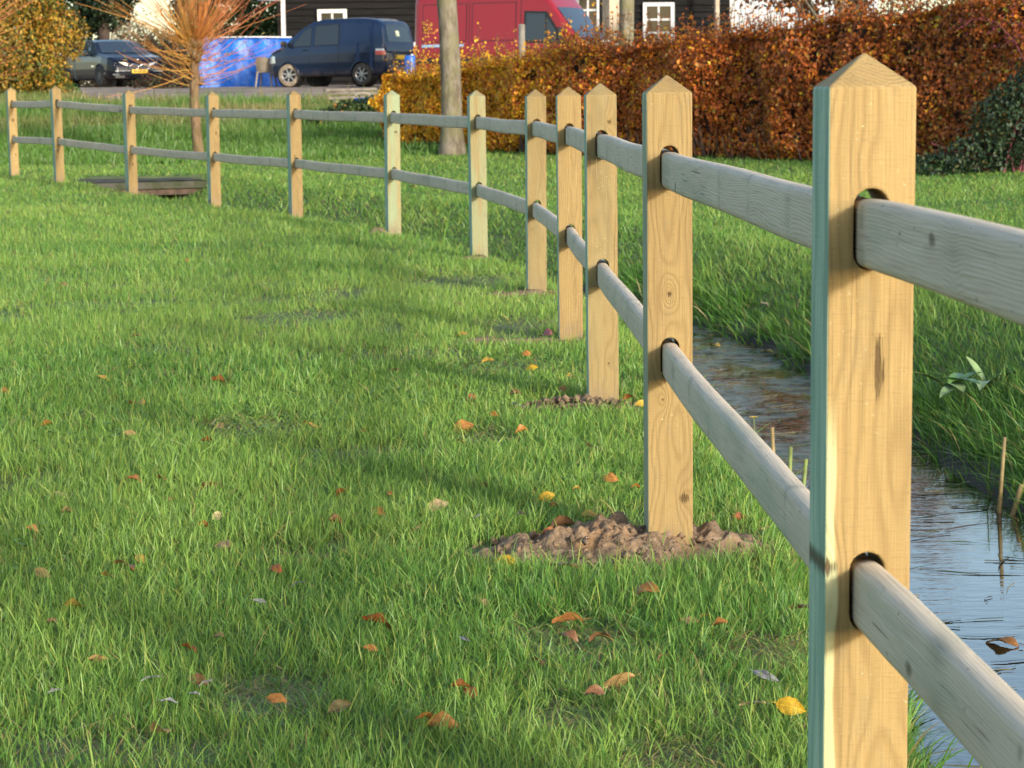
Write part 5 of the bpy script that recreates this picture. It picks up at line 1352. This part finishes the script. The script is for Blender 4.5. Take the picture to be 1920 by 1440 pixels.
def barn_window(x0, x1, z0, z1, cols_, rows_, fr=.11, name='window'):
    f = MB(); d_ = .14
    f.box(((x0 + x1) / 2, -.02, z1 - fr / 2), (x1 - x0, d_, fr)); f.box(((x0 + x1) / 2, -.03, z0 + fr / 2), (x1 - x0 + .06, d_ + .04, fr))
    f.box((x0 + fr / 2, -.02, (z0 + z1) / 2), (fr, d_, z1 - z0 - 2 * fr)); f.box((x1 - fr / 2, -.02, (z0 + z1) / 2), (fr, d_, z1 - z0 - 2 * fr))
    w_ = f.build(name, M['white'], R)
    ix0, ix1, iz0, iz1 = x0 + fr, x1 - fr, z0 + fr, z1 - fr; b_ = .055
    for k in range(1, cols_):
        m = MB(); xx = ix0 + (ix1 - ix0) * k / cols_; m.box((xx, -.005, (iz0 + iz1) / 2), (b_, .07, iz1 - iz0)); m.build('glazing_bar', M['white'], w_)
    for k in range(1, rows_):
        m = MB(); zz = iz0 + (iz1 - iz0) * k / rows_; m.box(((ix0 + ix1) / 2, -.002, zz), (ix1 - ix0, .066, b_)); m.build('glazing_bar', M['white'], w_)
    for i in range(cols_):
        for j in range(rows_):
            m = MB(); a0 = ix0 + (ix1 - ix0) * i / cols_; a1 = ix0 + (ix1 - ix0) * (i + 1) / cols_; c0 = iz0 + (iz1 - iz0) * j / rows_; c1 = iz0 + (iz1 - iz0) * (j + 1) / rows_
            m.box(((a0 + a1) / 2, .03, (c0 + c1) / 2), (a1 - a0 - .004, .012, c1 - c0 - .004)); m.build('pane', M['pane'], w_)
    return w_
barn_window(-5.70, -4.82, 1.02, 2.22, 2, 3)
barn_window(4.03, 4.97, .92, 2.32, 2, 3)
barn_window(2.05, 2.72, .02, 3.2, 2, 6, .07, 'french_door')
barn_window(1.30, 2.05, .02, 3.2, 2, 6, .10, 'french_door')
m = MB(); m.box((1.93, -.06, 1.6), (.34, .12, 3.2)); m.build('door_jamb', M['white'], R)
for (x, y, wd, rz_) in ((3.0, -1.6, .36, .6), (6.15, -1.0, .13, .3)):
    m = MB(); m.box((0, 0, 1.5), (wd, wd, 3.2)); o = m.build('porch_post', M['oak'], R); o.location = (x, y, 0); o.rotation_euler = (0, 0, rz_); bevel(o, .015)
m = MB(); m.box((-6.72, -.04, 2.0), (.12, .14, 4.2)); m.build('corner_board', M['white'], R)
rf = MB(); rf.add([(-7.3, -.7, 3.6), (7.3, -.7, 3.6), (7.3, 5, 7.4), (-7.3, 5, 7.4), (-7.3, -.7, 3.5), (7.3, -.7, 3.5), (7.3, 5, 7.3), (-7.3, 5, 7.3)], [(0, 1, 2, 3), (7, 6, 5, 4), (4, 5, 1, 0), (5, 6, 2, 1), (7, 4, 0, 3)]); rf.build('roof', M['roof'], R)
gt = MB(); gt.tube([(-7.4, -.78, 2.51), (-6.7, -.78, 2.51)], .06, 8); gt.build('gutter', M['roof'], R, True)

# trunk at the barn corner
mb, tp = trunk_mb(-7.02, 71.0, tz(-7.02, 71.0), 6.5, .17, .14, (0, 0), random, 12)
R = root_of('pine_tree', -7.02, 71.0, 'brown pine trunk at the left corner of the barn'); child(mb.build('trunk', M['bark_brown'], None, True), R)
P, N, i = clumps([(-7.0, 71, 8.6, 1.6, 1.5, 1.4), (-7.8, 71.2, 7.6, 1.0, 1, .8)], 3500)
child(leaf_obj('crown', [leaf_arrays(P, N, rng.uniform(.1, .2, len(P)), palette(len(P), DK, (3, 3, 2, 1)), wid=.1)], M['leaf']), R)

# white trailer right of the barn
R = empty('white_trailer', (8.05, 62, tz(8.05, 62)), rad(-6), 'white panelled trailer right of the black barn, above the hedge', 'trailer')
M['trailer'] = plain('white_trailer_skin', (.45, .49, .53), .35, .05, 2)
M['trailer_edge'] = plain('grey_aluminium_edge', (.5, .52, .54), .4, .1, 4, metal=.5)
for k in range(4):
    m = MB(); m.box((-1.42 + k * .95, 0, 2.05), (.945, 2.2, 2.7)); bevel(m.build('panel', M['trailer'], R), .012)
m = MB(); m.box((-1.96, -1.12, 2.05), (.12, .1, 2.75)); m.build('corner_strip', M['trailer_edge'], R)
m = MB(); m.box((0, -1.115, 2.9), (3.8, .03, .05)); m.build('rub_rail', M['trailer_edge'], R)
m = MB(); m.box((0, 0, .6), (3.7, 1.9, .14)); m.build('chassis', M['rubber'], R)
for x in (-.4, .5):
    for sg in (1, -1): wheel(R, x, sg * .95, .36, .36, .2, sg, M['tyre'], M['rim'], 5)

# blue tarpaulin over a pile
t = NT('blue_tarpaulin'); v = t.obj(); n1 = t.noise(v, 3.5, 4); n2 = t.noise(v, 60, 2)
M['tarp'] = t.done(t.bsdf(t.mix(t.ramp(n1, .35, .7), (.004, .08, .42), (.010, .16, .62)), .42, spec=.5, normal=t.bump(t.math('ADD', n1, t.math('MULTIPLY', n2, .05)), .6, .08)))
R = empty('tarpaulin', (-7.72, 66.6, tz(-8, 66.6)), rad(3), 'bright blue tarpaulin draped over a pile left of the blue minivan', 'tarpaulin')
mb = MB()
def tarpf(u, v):
    # u across, v from the front foot over the top to the back
    x = (u - .5) * 2.85
    if v < .5: f = v / .5; y, z = -.75 + .10 * f, 1.40 * f
    elif v < .75: f = (v - .5) / .25; y, z = -.65 + 1.3 * f, 1.40 + .05 * math.sin(f * math.pi)
    else: f = (v - .75) / .25; y, z = .65 + .1 * f, 1.40 * (1 - f)
    hang = 1 - min(1, z / 1.4)
    y += (.07 * math.sin(x * 5.3 + 1.3 * math.sin(x * 2)) * (.3 + hang) + .10 * (float(fbm(x * 1.6, z * 1.6, 0, 91, 3)) - .5) * 2) * (1 if v < .6 else .4)
    z += .03 * math.sin(x * 3.1)
    if v < .02: z = .0
    return (x, y, z)
mb.grid(tarpf, 70, 44); mb.build('sheet', M['tarp'], R, True)
pi_ = MB(); pi_.box((0, 0, .65), (2.65, 1.1, 1.3)); pi_.build('covered_pile', M['oak'], R)
rp = MB(); rp.tube([(-1.43, -.70, 1.43), (0, -.70, 1.45), (1.43, -.70, 1.43)], .022, 6); rp.build('edge_rope', M['white'], R, True)

# garden chair with its back to us
M['chair'] = plain('faded_plastic', (.22, .19, .15), .55, .15, 6)
R = empty('garden_chair', (-6.78, 63.6, tz(-6.78, 63.6) + .02), rad(-10), 'faded brown plastic garden chair in front of the blue tarpaulin', 'chair')
m = MB()
m.grid(lambda u, v: ((u - .5) * (.40 + .03 * math.sin(v * 3.1)), -.20 - .10 * v + .05 * (2 * u - 1) ** 2, .43 + .40 * v - .03 * (2 * u - 1) ** 4 * v), 8, 6)
m.grid(lambda u, v: ((u - .5) * (.40 + .03 * math.sin(v * 3.1)), -.215 - .10 * v + .05 * (2 * u - 1) ** 2, .43 + .40 * v - .03 * (2 * u - 1) ** 4 * v), 8, 6); m.build('backrest', M['chair'], R, True)
m = MB(); m.box((0, .03, .42), (.44, .46, .03)); bevel(m.build('seat', M['chair'], R), .012)
for sx in (-1, 1):
    for sy in (-1, 1):
        m = MB(); m.tube([(sx * .19, .02 + sy * .19, .42), (sx * .235, .02 + sy * .25, 0)], [.03, .024], 6); m.build('leg', M['chair'], R)
    m = MB(); m.tube([(sx * .21, -.24, .64), (sx * .25, .0, .65), (sx * .25, .2, .63), (sx * .235, .24, .42)], [.022, .026, .026, .022], 6); m.build('armrest', M['chair'], R)

# planks stacked at the top of the slope
M['plank'] = plain('grey_plank', (.19, .165, .14), .85, .3, 4, bump=.4)
M['plank_pale'] = plain('pale_plank', (.36, .335, .30), .8, .2, 4, bump=.3)
for k, (lab, L_, dx_) in enumerate((('lowest plank of the stack at the left end of the hedge', 1.05, 0), ('middle plank of the stack at the left end of the hedge', .98, .03), ('topmost plank of the stack at the left end of the hedge', 1.1, -.05))):
    x_, y_ = -3.35 + dx_, 48.8; m = MB(); m.box((0, 0, 0), (L_, .5, .055)); o = m.build('plank', M['plank'], None)
    o.location = (x_, y_, tz(x_, y_) + .20 + .085 * k); o.rotation_euler = (0, rad((-2, 1.5, -1)[k]), rad((4, -3, 8)[k])); bevel(o, .006); tag(o, lab, 'plank')
for k in (0, 1):
    m = MB(); m.box((0, 0, 0), (.12, .5, .22)); o = m.build('bearer', M['plank'], None); x_ = -3.7 + .7 * k; o.location = (x_, 48.8, tz(x_, 48.8) + .08); tag(o, ('left', 'right')[k] + ' wooden bearer block under the plank stack', 'wood')
for (x_, y_, L_, rz_, lab) in ((-5.75, 46.6, .62, .12, 'long pale stick on the slope right of the willow'), (-7.15, 43.0, .34, -.1, 'pale stick on the slope left of the willow, upper one'), (-6.55, 40.0, .30, -.05, 'pale stick on the slope left of the willow, lower one')):
    m = MB(); m.tube([(-L_ / 2, 0, 0), (0, .02, .012), (L_ / 2, 0, 0)], [.02, .026, .016], 6); o = m.build('pale_stick', M['plank_pale'], None); o.location = (x_, y_, tz(x_, y_) + .07); o.rotation_euler = (0, 0, rz_); tag(o, lab, 'stick')
M['blue_plastic'] = plain('blue_plastic', (.012, .10, .42), .4, .2, 6)
R = empty('blue_bucket', (-2.93, 45.6, tz(-2.93, 45.6)), 0, 'blue plastic bucket in the brambles below the plank stack', 'bucket')
m = MB(); m.lathe([(.001, .02), (.13, .02), (.17, .30), (.185, .31), (.185, .34), (.165, .34), (.12, .05)], 22, 'z'); m.build('bucket_shell', M['blue_plastic'], R, True)
m = MB(); m.tube([(.18 * math.cos(a), .02, .33 + .12 * math.sin(a)) for a in np.linspace(0, math.pi, 9)], .006, 5); m.build('handle', M['chrome'], R)
R = empty('blue_drum', (-2.42, 56.0, tz(-2.42, 56.0)), 0, 'blue plastic drum between the blue minivan and the red van', 'drum')
m = MB(); m.lathe([(.001, 0), (.12, 0), (.14, .04), (.14, .38), (.15, .40), (.15, .45), (.14, .47), (.14, .92), (.12, .97), (.001, .97)], 22, 'z'); m.build('drum_shell', M['blue_plastic'], R, True)
m = MB(); m.lathe([(.035, .97), (.035, 1.0), (.001, 1.0)], 12, 'z', (.05, 0, 0)); m.build('cap', M['white'], R)
# posts and a board behind the hedge
R = empty('board_fence', (1.85, 46.0, tz(1.85, 46.0)), rad(5), 'pale horizontal board on stakes behind the hedge, right of the red van', 'fence')
for k, (zz, L_) in enumerate(((1.30, .62), (1.20, .8))):
    m = MB(); m.box((.05 * k, 0, zz), (L_, .03, .07), Matrix.Rotation(rad(-3), 3, 'Y')); m.build('board', M['plank_pale'], R)
for sx in (-.3, .33):
    m = MB(); m.box((sx, .04, .65), (.07, .06, 1.3)); m.build('stake', M['plank'], R)
R = empty('stump_post', (.27, 46.0, tz(.27, 46.0)), 0, 'round grey wooden post behind the hedge in front of the red van', 'post')
m = MB(); m.lathe([(.065, -.1), (.065, 1.66), (.055, 1.69), (.001, 1.69)], 14, 'z'); m.build('shaft', M['plank_pale'], R, True)

# concrete slab over the ditch end
t = NT('mossy_concrete'); v = t.obj(); n1 = t.noise(v, 3, 5); n2 = t.noise(v, 26, 4)
M['concrete'] = t.done(t.bsdf(t.mix(t.ramp(n1, .4, .62), (.075, .072, .062), (.04, .05, .025)), .9, spec=.2, normal=t.bump(n2, .7, .02)))
sz_ = tz(-6.6, 31.2) - .045
R = empty('culvert_slab', (-5.28, 31.75, sz_), rad(24), 'dark mossy concrete slab bridging the end of the ditch', 'slab')
m = MB(); m.grid(lambda u, v: ((u - .5) * 1.75, (v - .5) * 1.5, .05 + .012 * (float(vnoise(u * 9, v * 9, 0, 4)) - .5)), 14, 12); m.box((0, 0, -.012), (1.75, 1.5, .10)); bevel(m.build('slab', M['concrete'], R), .01)
m = MB(); m.box((-.68, 0, -.28), (.3, 1.4, .42)); m.build('abutment', M['concrete'], R)
m = MB(); m.box((.72, .1, -.28), (.28, 1.2, .42)); m.build('abutment', M['concrete'], R)
m = MB(); m.box((.1, -.62, -.10), (1.5, .16, .09)); m.build('edge_beam', M['twig'], R)
